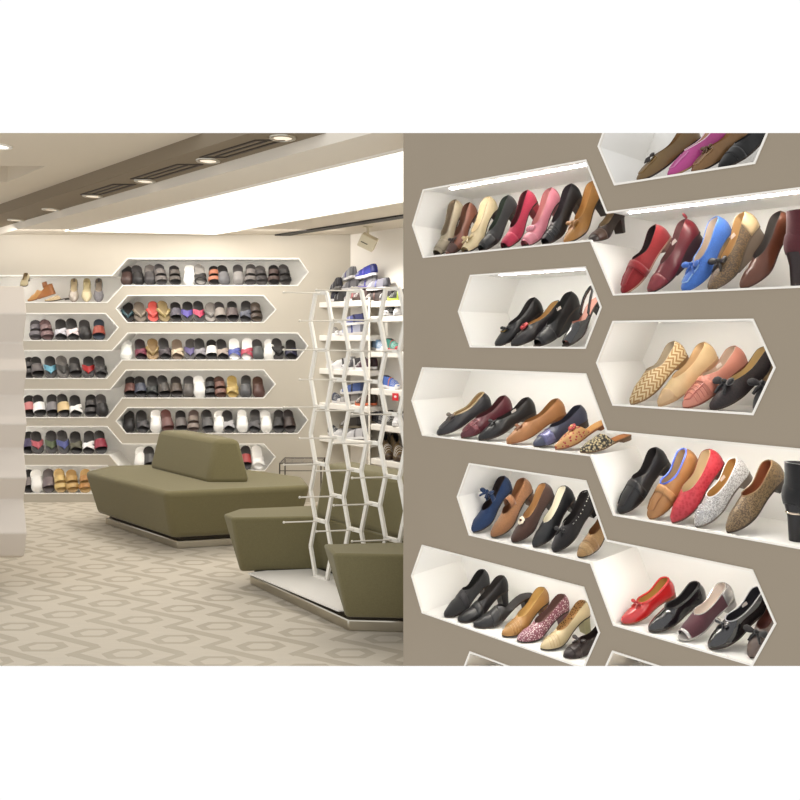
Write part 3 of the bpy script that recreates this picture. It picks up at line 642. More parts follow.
BLK = (20, 18, 19); blk = lambda **k: (BLK, dict(rough=.32, **k)); SUE = lambda c: (c, dict(kind='suede', rough=.9, scale=300, bump=.2))
LEA = lambda c, r=.38: (tuple(int(v*.66) for v in c) if max(c) < 72 else c, dict(kind='leather', rough=r, scale=25)); PAT = lambda c: (c, dict(rough=.12, coat=1)); GLI = lambda c, c2: (c, dict(kind='glitter', rgb2=c2, scale=520, rough=.3, bump=.4))
TAN = (196, 150, 96); CRM = (232, 214, 178)
SHOES = [
# ---- top left niche
('L1',(435,254),(455.5,199.5),'beige grey peep-toe pump with bow at heel, first from left on top shelf',dict(c=LEA((176,162,136)),h=.07,ht='slim',peep=1,li=(150,130,105),orn=[('band',LEA((160,146,122)),.12,.3)],tr=(150,136,112))),
('L1',(447.5,252.5),(469.5,202),'reddish brown pump with dark toe bow beside cream pump',dict(c=LEA((134,82,64)),h=.07,ht='slim',hc=(110,70,55),li=(110,70,52),orn=[('bow',LEA((70,44,36)),.022,.08),('band',LEA((78,48,38)),.03,.2)])),
('L1',(462.5,250.5),(489.5,196),'pale cream gold peep-toe pump with toe bow',dict(c=LEA((226,206,164)),h=.07,ht='slim',peep=1,li=(238,222,190),orn=[('bow',LEA((214,190,140)),.026,.12)],tr=(200,180,140))),
('L1',(479,249.5),(509,194),'black peep-toe pump left of the crimson pump',dict(c=SUE((40,40,40)),h=.06,ht='block',peep=1,li=(60,70,60),orn=[('band',LEA((34,32,32)),.1,.3)])),
('L1',(502,247.5),(528,189),'crimson peep-toe pump between black and pink pumps',dict(c=SUE((186,36,70)),h=.065,ht='block',hc=(176,60,70),peep=1,li=(90,30,36),orn=[('band',SUE((196,44,78)),.09,.28)])),
('L1',(522.5,245.5),(551.5,187),'pink peep-toe pump with knotted vamp',dict(c=LEA((224,136,152)),h=.065,ht='block',hc=(216,140,140),peep=1,li=(220,150,150),orn=[('knot',LEA((230,150,164))),('band',LEA((228,144,158)),.1,.24)])),
('L1',(543,244),(571.5,183),'black peep-toe pump between pink and mustard pumps',dict(c=LEA((32,30,34)),h=.06,ht='block',peep=1,li=(56,46,50),orn=[('pleats',LEA((44,42,46)))])),
('L1',(566,241),(594,180),'mustard brown pump with twisted toe bow',dict(c=LEA((178,124,52)),h=.065,ht='block',li=(206,160,96),orn=[('bow',LEA((156,104,44)),.026,.06),('knot',LEA((166,112,46)))])),
('L1',(590.5,238.5),(618,203),'dark brown shoe at right end of top shelf, behind white corner',dict(c=LEA((64,38,28)),h=.06,ht='block',p=46,yw=-6,orn=[('band',LEA((80,50,36)),.1,.3)])),
# ---- second left niche
('L2',(496.5,346),(535,296.5),'black flat with gold toe buckle, first in four-shoe black niche',dict(c=blk(),h=.025,ht='wedge',hc=BLK,li=(40,36,36),orn=[('bow',BLK,.02,.08),('buckle',((190,160,90),dict(rough=.3,metal=1)),.24)])),
('L2',(512.5,346.5),(559,299.5),'black flat with red flower and tan lining',dict(c=LEA((48,38,40)),h=.02,li=(204,160,98),orn=[('flower',(190,50,54),(150,30,36))])),
('L2',(535,347),(571.5,291),'black peep-toe wedge shoe between flower flat and slingback',dict(c=blk(),h=.05,ht='wedge',hc=BLK,peep=1,li=(36,34,34),orn=[('band',LEA((52,50,52)),.1,.33),('label',)])),
('L2',(564,347),(597.5,296),'black slingback with pink insole at right end of second shelf',dict(c=PAT(BLK),h=.05,ht='block',hc=BLK,sling=True,peep=1,li=(220,158,140))),
# ---- third left niche
('L3',(438,434.5),(486,390.5),'charcoal moccasin with beige collar lace and bow, leftmost on its shelf',dict(c=LEA((62,60,66)),h=.02,li=(176,140,92),tr=(186,160,118),trw=.003,orn=[('bow',LEA((120,108,96)),.024),('stitch',LEA((84,80,82)))])),
('L3',(462,437.5),(506,394.5),'burgundy flat with stitched vamp between charcoal and black flats',dict(c=LEA((96,36,46)),h=.02,li=(84,34,40),orn=[('band',LEA((120,56,64)),.18,.27),('stitch',LEA((124,64,70)))])),
('L3',(479.5,439.5),(530,396),'black ballet flat with small bow beside the tan flat',dict(c=LEA((34,31,33)),h=.025,li=(44,36,34),orn=[('bow',BLK,.02,.06),('label',)])),
('L3',(507.5,443),(559.5,397),'tan brown leather flat with small bow between black and navy flats',dict(c=LEA((178,122,72)),h=.025,so=(150,96,54),li=(170,118,66),orn=[('bow',LEA((150,92,54)),.018,.1)])),
('L3',(534.5,446),(581,404.5),'slate navy flat with pleated shiny toe',dict(c=LEA((66,70,94)),h=.025,li=(56,58,72),orn=[('band',((120,120,160),dict(rough=.22,metal=.3)),.14,.30),('pleats',((110,110,150),dict(rough=.25,metal=.3)))])),
('L3',(556,449.5),(607,419),'tan pointed mule embroidered with red flowers',dict(c=((206,158,98),dict(kind='spots',rgb2=(170,40,50),scale=95,rough=.6)),toe='p',mule=True,tv=.44,h=.012,li=(214,158,88),so=(150,90,50),orn=[('flower',(190,60,60),(240,210,140))])),
('L3',(580.5,453),(629,433.5),'pointed mule with black and cream pattern at shelf end',dict(c=((226,208,160),dict(kind='snake',rgb2=(38,34,30),scale=110,rough=.6)),toe='p',mule=True,tv=.44,h=.012,li=(196,124,60),so=(110,80,50))),
# ---- fourth left niche
('L4',(471,532.5),(504.5,475.5),'navy blue suede heel with ankle strap bow',dict(c=SUE((26,58,104)),h=.05,ht='block',hc=(30,52,90),li=(48,36,34),orn=[('strap',SUE((28,60,108)),.56,.009,.034,.030)])),
('L4',(492.5,538),(524,477.5),'brown perforated strap shoe between navy suede and flower shoes',dict(c=SUE((168,116,74)),h=.045,ht='block',hc=(120,76,46),li=(140,90,54),orn=[('strap',SUE((160,108,68)),.54,.013,.036),('studs',(120,76,46))])),
('L4',(513,542.5),(545.5,482),'dark brown court shoe with cream toe flower',dict(c=SUE((78,48,36)),h=.045,ht='block',li=(198,150,96),orn=[('flower',(236,222,196),(90,56,44))])),
('L4',(534,548),(565.5,484.5),'plain black pump with white lining',dict(c=LEA((40,40,44)),toe='a',h=.04,ht='block',hc=BLK,li=(238,232,214))),
('L4',(554,553.5),(587,489.5),'black suede flat trimmed with white stud rows and bow',dict(c=SUE((26,22,24)),h=.03,hc=BLK,li=(40,34,34),orn=[('studs',(225,220,210)),('bow',BLK,.022,.08)])),
('L4',(579,559.5),(611,502),'beige suede shoe with sewn toe band, right of studded flat',dict(c=SUE((184,146,96)),h=.04,ht='block',li=(150,106,64),orn=[('band',SUE((192,156,108)),.1,.2),('band',SUE((170,130,84)),.24,.34)])),
# ---- fifth left niche
('L5',(445,614),(484.5,569),'black high-vamp shoe with elastic, first on the lowest left shelf',dict(c=SUE((30,28,30)),h=.045,ht='block',tv=.46,Hv=.056,li=(26,24,24),orn=[('band',((50,48,50),dict(rough=.8)),.34,.45)])),
('L5',(459,620.5),(504.5,575),'black leather block-heel pump beside the black mule',dict(c=LEA((42,40,42)),toe='s',h=.06,ht='block',hc=BLK,tv=.42,li=(60,54,52),orn=[('band',LEA((56,54,56)),.3,.41)])),
('L5',(474,627),(534,592.5),'black heeled mule with buckle and open back',dict(c=LEA((52,50,52)),mule=True,tv=.42,h=.06,ht='block',hc=BLK,li=(50,46,46),orn=[('band',LEA((62,60,62)),.26,.4)])),
('L5',(503,634),(544,587),'tan and gold pump with lined toe between mule and mauve pump',dict(c=LEA((184,136,74)),h=.055,ht='block',hc=(160,110,60),li=(224,186,112),orn=[('pleats',LEA((206,160,96)))])),
('L5',(518,642),(565,594),'mauve glitter pump with white specks',dict(c=((142,84,98),dict(kind='spots',rgb2=(226,206,206),scale=170,rough=.5)),h=.055,ht='block',hc=(130,78,90),li=(128,92,84))),
('L5',(541,649),(585.5,600),'cream pump with leopard lining',dict(c=LEA((228,206,162)),toe='a',h=.06,ht='block',hc=(206,196,150),li=((204,160,104),dict(kind='spots',rgb2=(56,34,24),scale=150)),orn=[('pleats',LEA((214,188,140)))])),
('L5',(564.5,659),(607,622),'dark brown shoe with bow at right end of lowest left shelf',dict(c=LEA((58,36,34)),h=.03,li=(48,30,28),p=36,yw=0,orn=[('bow',LEA((66,42,40)),.026,.02),('band',LEA((70,46,44)),.12,.26)])),
# ---- top right niche
('R1',(639,176.5),(689,122),'olive bronze loafer with tassel, at top right shelf cut by edge',dict(c=LEA((128,98,48),.3),h=.02,li=(150,110,60),orn=[('tassel',LEA((60,42,30))),('stitch',LEA((150,118,64)))])),
('R1',(670,171.5),(721,117),'magenta pink moccasin with white collar stitching',dict(c=LEA((206,70,152)),h=.02,li=(220,176,140),so=(190,150,110),tr=(238,200,220),orn=[('stitch',LEA((236,140,196)))])),
('R1',(694,168),(744,115),'bronze gold quilted moccasin with tie, between pink and black',dict(c=((146,108,66),dict(rough=.3,metal=.35,kind='leather',scale=70)),h=.02,li=(170,120,70),orn=[('stitch',LEA((176,136,90))),('bow',LEA((110,76,44)),.02)])),
('R1',(721,163.5),(769,111),'black suede slip-on in the top right niche',dict(c=SUE((22,20,22)),h=.02,hc=BLK,li=(30,26,26),orn=[('band',SUE((30,28,30)),.18,.3)])),
# ---- second right shelf
('R2',(624.5,291.5),(656,223),'red suede loafer with strap',dict(c=SUE((150,14,22)),h=.02,hc=(150,110,100),so=(190,150,130),tv=.42,Hv=.05,li=(40,20,22),orn=[('band',SUE((158,20,28)),.3,.40,.004),('stitch',SUE((170,24,34)))])),
('R2',(650.5,291.5),(686,217),'burgundy leather wedge with heel tab',dict(c=LEA((108,26,34),.3),h=.04,ht='wedge',hc=(58,34,34),so=(58,34,34),li=(130,84,84),orn=[('tab',LEA((130,36,44))),('band',LEA((136,40,48)),.0,.22,.001,'toe_cap'),('label',)])),
('R2',(684.5,289.5),(718,215.5),'bright blue moccasin wedge with bow',dict(c=SUE((70,124,214)),h=.045,ht='wedge',hc=(202,170,124),so=(74,120,204),li=(226,208,186),tr=(90,140,224),orn=[('bow',SUE((58,110,200)),.03,.05),('stitch',SUE((150,190,240)))])),
('R2',(711,288),(745,210.5),'taupe snakeskin wedge with dark brown bow',dict(c=((150,118,76),dict(kind='snake',rgb2=(92,74,54),scale=260,rough=.5)),h=.05,ht='wedge',hc=(128,112,96),so=(110,96,80),li=(216,176,120),orn=[('bow',LEA((58,42,34)),.032,.03),('band',LEA((214,186,140)),.78,.99,.0012,'heel_counter'),('label',)])),
('R2',(742.5,286.5),(780.5,210),'plain brown pointed pump next to the dark red boot',dict(c=LEA((104,56,36),.32),toe='a',h=.045,ht='kitten',so=(80,44,30),li=(92,84,80))),
# ---- third right niche
('R3',(632,405),(675,340),'beige slipper flat with gold zigzag pattern',dict(c=((172,132,80),dict(kind='zigzag',rgb2=(230,206,162),rough=.55)),toe='a',tv=.43,Hv=.05,h=.018,so=(150,116,76),li=(216,198,170))),
('R3',(659.5,407),(705,341),'cream pointed flat between zigzag and salmon flats',dict(c=LEA((230,196,146),.3),toe='p',h=.02,so=(206,168,124),li=(240,206,160),orn=[('band',LEA((222,186,140)),.0,.2,.001,'toe_cap')])),
('R3',(685,408.5),(735.5,345),'salmon pink penny loafer with moccasin toe',dict(c=LEA((230,150,128)),tv=.42,Hv=.048,h=.022,ht='flat',hc=(120,62,46),so=(150,84,66),li=(226,200,178),orn=[('stitch',LEA((206,120,104))),('pleats',LEA((214,132,112))),('band',LEA((222,140,118)),.32,.40,.003),('label',)])),
('R3',(712,410.5),(767,345),'black lace flat with satin bow and cream insole',dict(c=((22,16,17),dict(kind='snake',rgb2=(44,28,30),scale=220,rough=.6)),h=.022,hc=BLK,li=(224,196,140),orn=[('bow',SUE((22,18,20)),.036,.04)])),
('R3',(757,413.5),None,'black bow flat half hidden at niche right edge',dict(c=SUE((24,20,22)),h=.02,hc=BLK,p=40,yw=14,din=.05,orn=[('bow',SUE((28,24,26)),.040,.0)])),
# ---- fourth right shelf
('R4',(620.5,512.5),(656,446.5),'black leather loafer with saddle band, first on the fourth right shelf',dict(c=LEA((36,34,36)),tv=.44,Hv=.05,h=.022,hc=BLK,li=(40,36,36),orn=[('band',LEA((44,42,44)),.33,.43,.002),('stitch',LEA((52,48,50)))])),
('R4',(650.5,517.5),(685.5,447.5),'camel loafer with bright blue lining stripe',dict(c=LEA((184,130,76)),tv=.42,Hv=.048,h=.022,so=(150,104,60),li=(206,176,136),tr=(86,112,222),trw=.0028,orn=[('band',LEA((196,142,88)),.31,.41,.003),('stitch',LEA((164,112,64)))])),
('R4',(673.5,523),(709.5,448),'coral red quilted flat with cream insole',dict(c=((176,30,44),dict(kind='snake',rgb2=(198,52,64),scale=120,rough=.45,bump=.3)),toe='a',h=.022,so=(110,70,60),li=(232,206,166))),
('R4',(697,528.5),(736,457),'silver beaded flat with golden insole',dict(c=GLI((206,204,200),(150,146,142)),toe='a',h=.022,so=(120,108,96),li=(208,160,92),tr=(226,224,220),orn=[('gems',((235,235,235),dict(rough=.15,metal=.7)),44),('label',)])),
('R4',(728.5,535),(771,459),'bronze glitter loafer with brown lining',dict(c=GLI((84,64,44),(150,124,86)),tv=.42,Hv=.048,toe='a',h=.025,hc=(40,30,24),so=(60,44,34),li=(140,74,40),tr=(150,118,80))),
# ---- fifth right niche
('R5',(622.5,624.5),(668,577.5),'red quilted ballet flat with tiny bow',dict(c=((206,36,38),dict(kind='leather',scale=60,rough=.18,coat=.8,bump=.5)),h=.012,so=(150,80,50),li=(214,170,90),Hh=.055,Hv=.038,Hm=.036,tr=(214,44,44),trw=.0035,orn=[('bow',LEA((190,30,34)),.02,.02)])),
('R5',(650,632),(698.5,582),'crumpled black patent ballet flat beside the red one',dict(c=((22,20,24),dict(kind='leather',scale=45,rough=.1,coat=1,bump=.9)),h=.015,hc=BLK,Hv=.042,li=(34,30,32),tr=BLK,trw=.0035)),
('R5',(680,642),(725,582.5),'burgundy suede peep-toe flat with silver heel and toe',dict(c=SUE((88,40,50)),peep=1,h=.022,so=(196,190,184),li=(222,208,196),tr=((200,196,192),dict(rough=.25,metal=.8)),orn=[('band',((206,202,198),dict(rough=.22,metal=.7)),.80,.995,.0014,'heel_counter'),('band',((206,202,198),dict(rough=.22,metal=.7)),.08,.12,.001,'toe_band')])),
('R5',(710,650),(762,586),'glossy black patent loafer with white-piped collar',dict(c=PAT((18,17,20)),h=.022,hc=BLK,li=(46,46,52),tr=(176,174,176),orn=[('bow',PAT(BLK),.022,.06),('label',)])),
('R5',(751,661),None,'grey toe flat with black bow tucked at niche right corner',dict(c=LEA((112,96,88)),h=.02,li=(100,50,40),p=36,yw=14,din=.05,orn=[('bow',SUE((36,32,32)),.034,.06)])),
]
GN = {'L1': 'heels on the top left shelf', 'L2': 'shoes in the second left niche', 'L3': 'shoes on the third left shelf', 'L4': 'shoes in the fourth left niche', 'L5': 'shoes on the lowest left shelf',
      'R1': 'moccasins in the top right niche', 'R2': 'shoes on the second right shelf', 'R3': 'flats in the third right niche', 'R4': 'shoes on the fourth right shelf', 'R5': 'flats in the lowest right niche'}
FZ = {'L1': lt(0)-HN, 'L2': lt(1)-HN, 'L3': lt(2)-HN, 'L4': lt(3)-HN, 'L5': lt(4)-HN, 'R1': rt(-1)-HN, 'R2': rt(0)-HN, 'R3': rt(1)-HN, 'R4': rt(2)-HN, 'R5': rt(3)-HN}
for nk, toe, top, label, o in SHOES:
    fz = FZ[nk]
    M = place_shoe(nk, toe, top, fz, o)
    s = build_shoe(label, GN[nk], M, o)
    if nk == 'R1': CUT.extend(c for c in s.children)

# ankle boots standing sideways at the right end of two shelves
def boot(label, s0, fz, cmat, heelmat, trim=None):
    t = thing('ankle_boot', label, 'boot', Matrix.Translation(P(s0, .09, fz)) @ Matrix.Rotation(-PI/4, 4, 'Z'))
    m = MB()                             # local x points to the toe, heel at x = 0
    m.grid([[Vector((.048+a*math.cos(k*PI/9), b*math.sin(k*PI/9), z)) for k in range(18)] for z, a, b in ((.24, .045, .037), (.20, .044, .035), (.16, .047, .035), (.13, .044, .032))], True)
    st = [(-.004, .125, .155, .008), (.002, .108, .175, .022), (.02, .098, .20, .033), (.045, .090, .215, .036), (.08, .066, .19, .036), (.11, .036, .15, .037), (.14, .012, .105, .039), (.17, .005, .075, .038), (.20, .005, .052, .030), (.222, .007, .034, .012)]
    m.grid([[Vector((x, b*math.sin(k*PI/9), (z0+z1)/2+(z1-z0)/2*math.cos(k*PI/9))) for k in range(18)] for x, z0, z1, b in st], True)
    m.f.append(tuple(len(m.v)-18+k for k in range(18))); m.f.append(tuple(len(m.v)-180+k for k in range(18))); m.build('upper', cmat, t, angle=60)
    m = MB(); m.grid([[Vector((.036+a*math.cos(k*PI/8), a*.9*math.sin(k*PI/8), z)) for k in range(16)] for a, z in ((.034, .115), (.024, .075), (.020, 0))], True)
    m.f.append(tuple(range(16))); m.f.append(tuple(32+k for k in range(16))); m.build('heel', heelmat, t)
    if trim: MB().tube([Vector((.036+.0275*math.cos(k*PI/8), .0255*math.sin(k*PI/8), .088)) for k in range(17)], .0035, 6, False).build('heel_ring', trim, t)
    m = MB(); m.grid([[Vector((.048+a*math.cos(k*PI/9), b*math.sin(k*PI/9), z)) for k in range(18)] for a, b, z in ((.044, .036, .238), (.045, .037, .243), (.039, .031, .243), (.039, .031, .2))], True); m.build('collar', cmat, t)
    return t
boot('dark red suede ankle boot standing at the right end of second right shelf', s_of(785.5, .09), FZ['R2'], mk(SUE((94, 26, 36))), mk((40, 22, 22)))
boot('black suede ankle boot with tall block heel on fourth right shelf', s_of(783.5, .09), FZ['R4'], mk(SUE((22, 20, 22))), mk((24, 22, 24), .3), mat((190, 176, 160), .25, 1))

# ------------------------------------------------------------------ slippers leaning in the far wall niches
SLM = {}
def slip_mesh(kind, part):
    key = (kind, part)
    if key in SLM: return SLM[key]
    L, W = .240, .054
    def w(t):
        if t < .25: return W*(1-(1-t/.25)**2)**.5 if t > 0 else .001
        if t < .8: return W*interp(t, [(.25, 1), (.55, .84), (.8, .86)])
        return max(.001, W*.86*(1-((t-.8)/.2)**2.2)**.5)
    T = [0, .01, .04, .09, .16, .25, .4, .55, .7, .8, .88, .94, .98, 1]
    m = MB()
    def slab_(z0, z1, k):
        m.grid([[Vector((t*L, y*w(t)*k, z)) for y, z in ((-1, z1), (-1, z0), (0, z0), (1, z0), (1, z1), (0, z1))] for t in T], True)
    def band(ta, tb, h, sk=0, out=.003):
        for e in (0, .003):
            m.grid([[Vector(((ta+(tb-ta)*i/4+sk*math.cos(PI*j/10))*L, (w(ta+(tb-ta)*i/4)+out-e)*math.cos(PI*j/10), .012+(h-e)*math.sin(PI*j/10)**.8)) for j in range(11)] for i in range(5)])
    def dome(tb, h, holes=False):
        TT = [t for t in T if t < tb]+[tb]
        m.grid([[Vector((t*L, (w(t)+.002)*math.cos(PI*j/10), .010+h*min(1, (t/.18)**.5 if t > 0 else 0)*(max(0, math.sin(PI*j/10)))**.75)) for j in range(11)] for t in TT])
    if part == 'sole': slab_(0, .020, 1)
    elif part == 'footbed': slab_(.018, .0225, .90)
    elif kind == 'slide': band(.20, .56, .052)
    elif kind == 'twoband': band(.14, .32, .044); band(.42, .64, .052)
    elif kind == 'thong':
        for sd in (-1, 1): m.tube([Vector((.17*L, 0, .02)), Vector((.24*L, sd*.006, .036)), Vector((.36*L, sd*.034, .042)), Vector((.52*L, sd*.049, .030)), Vector((.60*L, sd*.050, .012))], [.005, .010, .014, .015, .014], 6)
    elif kind == 'vee':
        for sd in (-1, 1):
            m.grid([[Vector((x*L, sd*y, z)) for x, y, z in r] for r in (((.16, 0, .030), (.22, .014, .036), (.40, .054, .018)), ((.42, 0, .052), (.48, .026, .050), (.64, .055, .014)))])
        m.tube([Vector((.17*L, 0, .02)), Vector((.2*L, 0, .036))], .004, 5)
    elif kind == 'cross': band(.18, .34, .046, .10); band(.24, .40, .050, -.10)
    elif kind == 'mule': dome(.52, .052)
    elif kind == 'clog': dome(.60, .058)
    me = bpy.data.meshes.new('slipper_'+part); me.from_pydata(m.v, [], m.f)
    bm = bmesh.new(); bm.from_mesh(me); bmesh.ops.recalc_face_normals(bm, faces=bm.faces); bm.to_mesh(me); bm.free(); me.shade_smooth()
    me.set_sharp_from_angle(angle=math.radians(45)); me.materials.append(WHITE); SLM[key] = me; return me
def slipper(label, group, M, kind, strap, bed, sole):
    t = thing('slipper', label, 'slipper', M, group)
    for part, c in (('sole', sole), ('footbed', bed), ('strap', strap)):
        o = bpy.data.objects.new(part, slip_mesh(kind, part)); COL.objects.link(o); o.parent = t
        o.material_slots[0].link = 'OBJECT'; o.material_slots[0].material = mat((74, 70, 70) if part == 'sole' and c == K else c if min(c) > 190 else tuple(int(v*.9) for v in c), .45)
    return t
K, G, D, W_, B = (34, 31, 31), (108, 102, 98), (66, 62, 62), (238, 236, 232), (92, 62, 48)
ORD = 'first second third fourth fifth sixth seventh eighth ninth tenth eleventh twelfth thirteenth fourteenth fifteenth'.split()
ROWS = [
('far wall top shelf', 285.6, [(126,'mule',(74,52,46),K,K,'dark brown mule'),(138,'mule',K,D,K,'black closed mule'),(149.5,'mule',D,G,K,'charcoal closed mule'),(161,'twoband',G,D,K,'grey strapped sandal'),(174.5,'twoband',(90,84,78),K,K,'black strapped sandal'),(188.7,'clog',W_,W_,W_,'plain white clog'),(200,'cross',K,(150,146,140),K,'black cross-strap slipper'),(213.5,'twoband',(176,112,84),K,K,'tan brown sandal'),(224,'mule',(112,110,112),K,K,'grey mule'),(238,'mule',(146,142,138),D,K,'pale grey mule'),(249.5,'twoband',(120,114,110),D,K,'grey two-band sandal'),(261,'twoband',D,(90,86,84),K,'charcoal two-band sandal'),(273,'twoband',(76,58,54),K,K,'dark brown two-band sandal'),(285,'twoband',K,D,K,'black two-band sandal')]),
('far wall second-row left niche', 341, [(35,'twoband',(112,106,112),(86,80,84),K,'grey two-band slipper'),(47,'twoband',(136,108,108),(110,84,84),(90,72,72),'mauve two-band slipper'),(60.6,'cross',(200,198,204),K,K,'black slipper with white straps'),(73,'cross',(226,212,212),K,K,'black slipper with pale strap'),(85,'mule',K,D,K,'black closed slipper'),(98,'slide',(164,74,56),(52,62,76),(44,50,58),'navy slide with rust band')]),
('far wall second-row right niche', 323, [(127,'thong',(60,92,100),K,K,'black thong with teal strap'),(140,'thong',(150,138,122),(126,114,100),(110,98,86),'taupe thong slipper'),(152.5,'thong',(226,92,84),(206,80,72),K,'coral red thong'),(164,'thong',(176,156,104),(146,126,84),(90,74,56),'olive tan thong'),(175.6,'slide',(90,86,96),K,G,'black slide with grey band'),(186.3,'vee',(98,84,170),K,G,'black thong with violet strap'),(199,'vee',(206,74,104),K,G,'black thong with pink strap'),(210,'thong',(120,116,112),(150,144,138),G,'pale grey thong'),(220.6,'slide',(150,142,134),D,(130,124,118),'grey slide'),(232,'slide',(96,84,82),K,(124,116,114),'dark slide with brown band'),(244.7,'cross',(96,98,110),K,K,'black cross-strap slipper'),(256,'twoband',(78,66,58),(96,84,72),K,'dark brown slipper')]),
('far wall third-row left shelf', 379, [(28.7,'twoband',D,K,K,'charcoal slipper'),(37.5,'slide',(98,92,92),K,G,'grey slide'),(50,'vee',(124,192,216),K,G,'black thong with sky blue strap'),(63,'vee',(70,68,66),(96,92,88),G,'charcoal thong'),(75,'slide',K,(52,48,48),G,'plain black slide'),(87.5,'vee',(190,34,36),K,K,'black thong with red strap'),(100.6,'cross',(58,56,56),K,K,'black cross-strap slipper')]),
('far wall third-row right shelf', 361, [(125.6,'clog',(236,236,230),W_,W_,'white clog with holes'),(141,'cross',(126,50,72),(48,32,36),K,'burgundy cross-strap slipper'),(152,'thong',(166,140,92),(150,120,76),(170,140,96),'olive tan slipper'),(165,'cross',(76,66,70),K,G,'dark cross-strap slipper'),(177,'cross',(214,196,168),(128,108,90),(150,136,118),'taupe slipper with cream strap'),(189.4,'vee',(112,100,150),D,G,'black thong with lilac strap'),(200,'cross',(150,146,152),K,G,'black slipper with grey straps'),(211,'slide',W_,K,G,'black slide with white band'),(222.7,'cross',(176,160,148),K,G,'brown slipper with beige straps'),(234,'cross',(84,96,172),W_,W_,'white slipper with blue straps'),(246,'cross',(188,72,92),W_,W_,'white slipper with red straps'),(257.7,'mule',(84,86,86),D,K,'charcoal mule'),(268.7,'clog',(232,230,224),W_,W_,'white closed slipper'),(278,'thong',K,(48,44,44),K,'black thong'),(290.7,'cross',(48,46,72),K,K,'black slipper with navy strap')]),
('far wall fourth-row left shelf', 418, [(28.7,'slide',(206,124,124),K,G,'black slide with pink band'),(39.6,'slide',(244,242,240),K,G,'black slide with white band'),(52,'slide',(132,128,132),K,G,'black slide with grey band'),(63.7,'slide',(228,200,150),K,G,'black slide with cream band'),(75.5,'cross',(240,238,234),K,G,'black slipper with white cross strap'),(90,'twoband',D,K,K,'black two-band slipper'),(102,'mule',K,D,K,'plain black mule')]),
('far wall fourth-row right shelf', 399, [(129.4,'slide',(112,72,64),K,G,'brown slide with white tag'),(140.6,'slide',(76,80,96),K,K,'black slide with slate band'),(152,'cross',(44,48,46),K,K,'black cross-strap slipper'),(164,'slide',(72,66,62),K,K,'black ribbed slide'),(176,'slide',(84,72,62),(52,44,40),K,'brown ribbed slide'),(187.5,'mule',(92,86,82),D,K,'grey brown mule'),(199.4,'clog',W_,W_,W_,'plain white slipper'),(210,'twoband',(60,60,62),K,K,'black two-band sandal'),(220.6,'twoband',(128,90,78),(90,60,52),B,'brown two-band sandal'),(232,'cross',(206,178,110),(190,160,90),(206,186,140),'yellow tan sandal'),(244.7,'mule',(92,92,94),K,G,'grey mule with white tag'),(258.4,'mule',(92,62,54),B,B,'brown mule')]),
('far wall niche above sofa', 433.8, [(128,'mule',(40,38,38),K,K,'black mule at niche left end'),(142.5,'cross',(80,78,80),K,K,'charcoal cross-strap slipper'),(155.5,'clog',W_,W_,W_,'white slipper before the brown one'),(167.5,'slide',(120,84,80),(110,66,60),B,'maroon brown slide'),(180.7,'slide',(112,104,100),K,G,'grey slide'),(192.5,'twoband',(136,122,112),(100,84,78),G,'taupe two-band slipper'),(207.5,'slide',(92,90,90),K,K,'dark grey slide'),(218.7,'clog',W_,W_,W_,'white slipper between black slides'),(228.7,'cross',(180,178,180),K,K,'black slipper with silver straps'),(242,'clog',W_,W_,K,'white slipper with black edge'),(253.7,'cross',(86,84,86),K,K,'black strap slipper'),(266,'clog',(236,234,228),W_,W_,'white slipper beside the last pair'),(278,'slide',K,(46,42,42),K,'plain black slide'),(289.5,'slide',(66,52,46),(50,42,40),K,'dark brown slide')]),
('far wall fifth-row left shelf', 455, [(28,'slide',(66,54,92),K,G,'black slide with purple band'),(37.5,'vee',(222,112,124),K,G,'black thong with pink strap'),(51,'vee',(112,124,92),K,G,'black thong with sage strap'),(63.5,'vee',(104,112,176),K,G,'black thong with blue strap'),(76,'cross',(94,92,72),K,K,'black slipper with olive straps'),(88,'cross',(240,238,236),K,K,'black slipper with white zigzag strap'),(100.6,'slide',(164,52,72),K,K,'black slide with crimson band')]),
('far wall niche behind sofa', 470.6, [(139.5,'clog',W_,W_,W_,'white clog left of backrest'),(150,'slide',(76,74,74),K,K,'black slide touching the backrest outline'),(245,'slide',(164,52,52),K,K,'black slide with red band, right of backrest'),(258,'cross',(240,238,234),W_,W_,'white strapped slipper right of backrest')]),
('far wall lowest left shelf', 494, [(28,'slide',(120,112,110),K,G,'grey slide'),(37.5,'clog',W_,W_,W_,'plain white slipper'),(48.5,'slide',(126,112,114),(96,86,86),G,'mauve grey slide'),(60.6,'twoband',(222,190,124),(206,172,110),(220,196,150),'pale tan sandal'),(72,'twoband',(206,168,104),(196,156,96),(212,184,136),'tan sandal'),(84.5,'twoband',(190,136,72),(206,166,104),(200,166,110),'tan sandal with dark buckles')]),
]
for row, fy, items in ROWS:
    fz = EYE+(HZ-fy)/F*YB
    for i, (x, kind, st, bd, so, desc) in enumerate(items):
        d0 = .035; Y = YB+d0; X = (x+1-400)/F*Y
        pt = math.radians(52+((i*37) % 7-3)*1.1); hx = .238*math.cos(pt)
        sh = ((400-x)*hx/Y+1.5+((i*53) % 5-2)*.9)/F*Y
        a = math.asin(max(-.6, min(.6, sh/hx)))
        n = Vector((-math.sin(a), math.cos(a), 0)); z = Vector((0, 0, 1))
        xa = n*math.cos(pt)+z*math.sin(pt); za = -n*math.sin(pt)+z*math.cos(pt); ya = za.cross(xa)
        M = Matrix(((xa.x, ya.x, za.x, X), (xa.y, ya.y, za.y, Y), (xa.z, ya.z, za.z, fz+.0005), (0, 0, 0, 1)))
        lab = f'{desc}, {ORD[i]} from left on {row}' if 'backrest' not in desc and 'niche left end' not in desc else f'{desc}, on far wall'
        slipper(lab, 'slippers on the '+row, M, kind, st, bd, so)

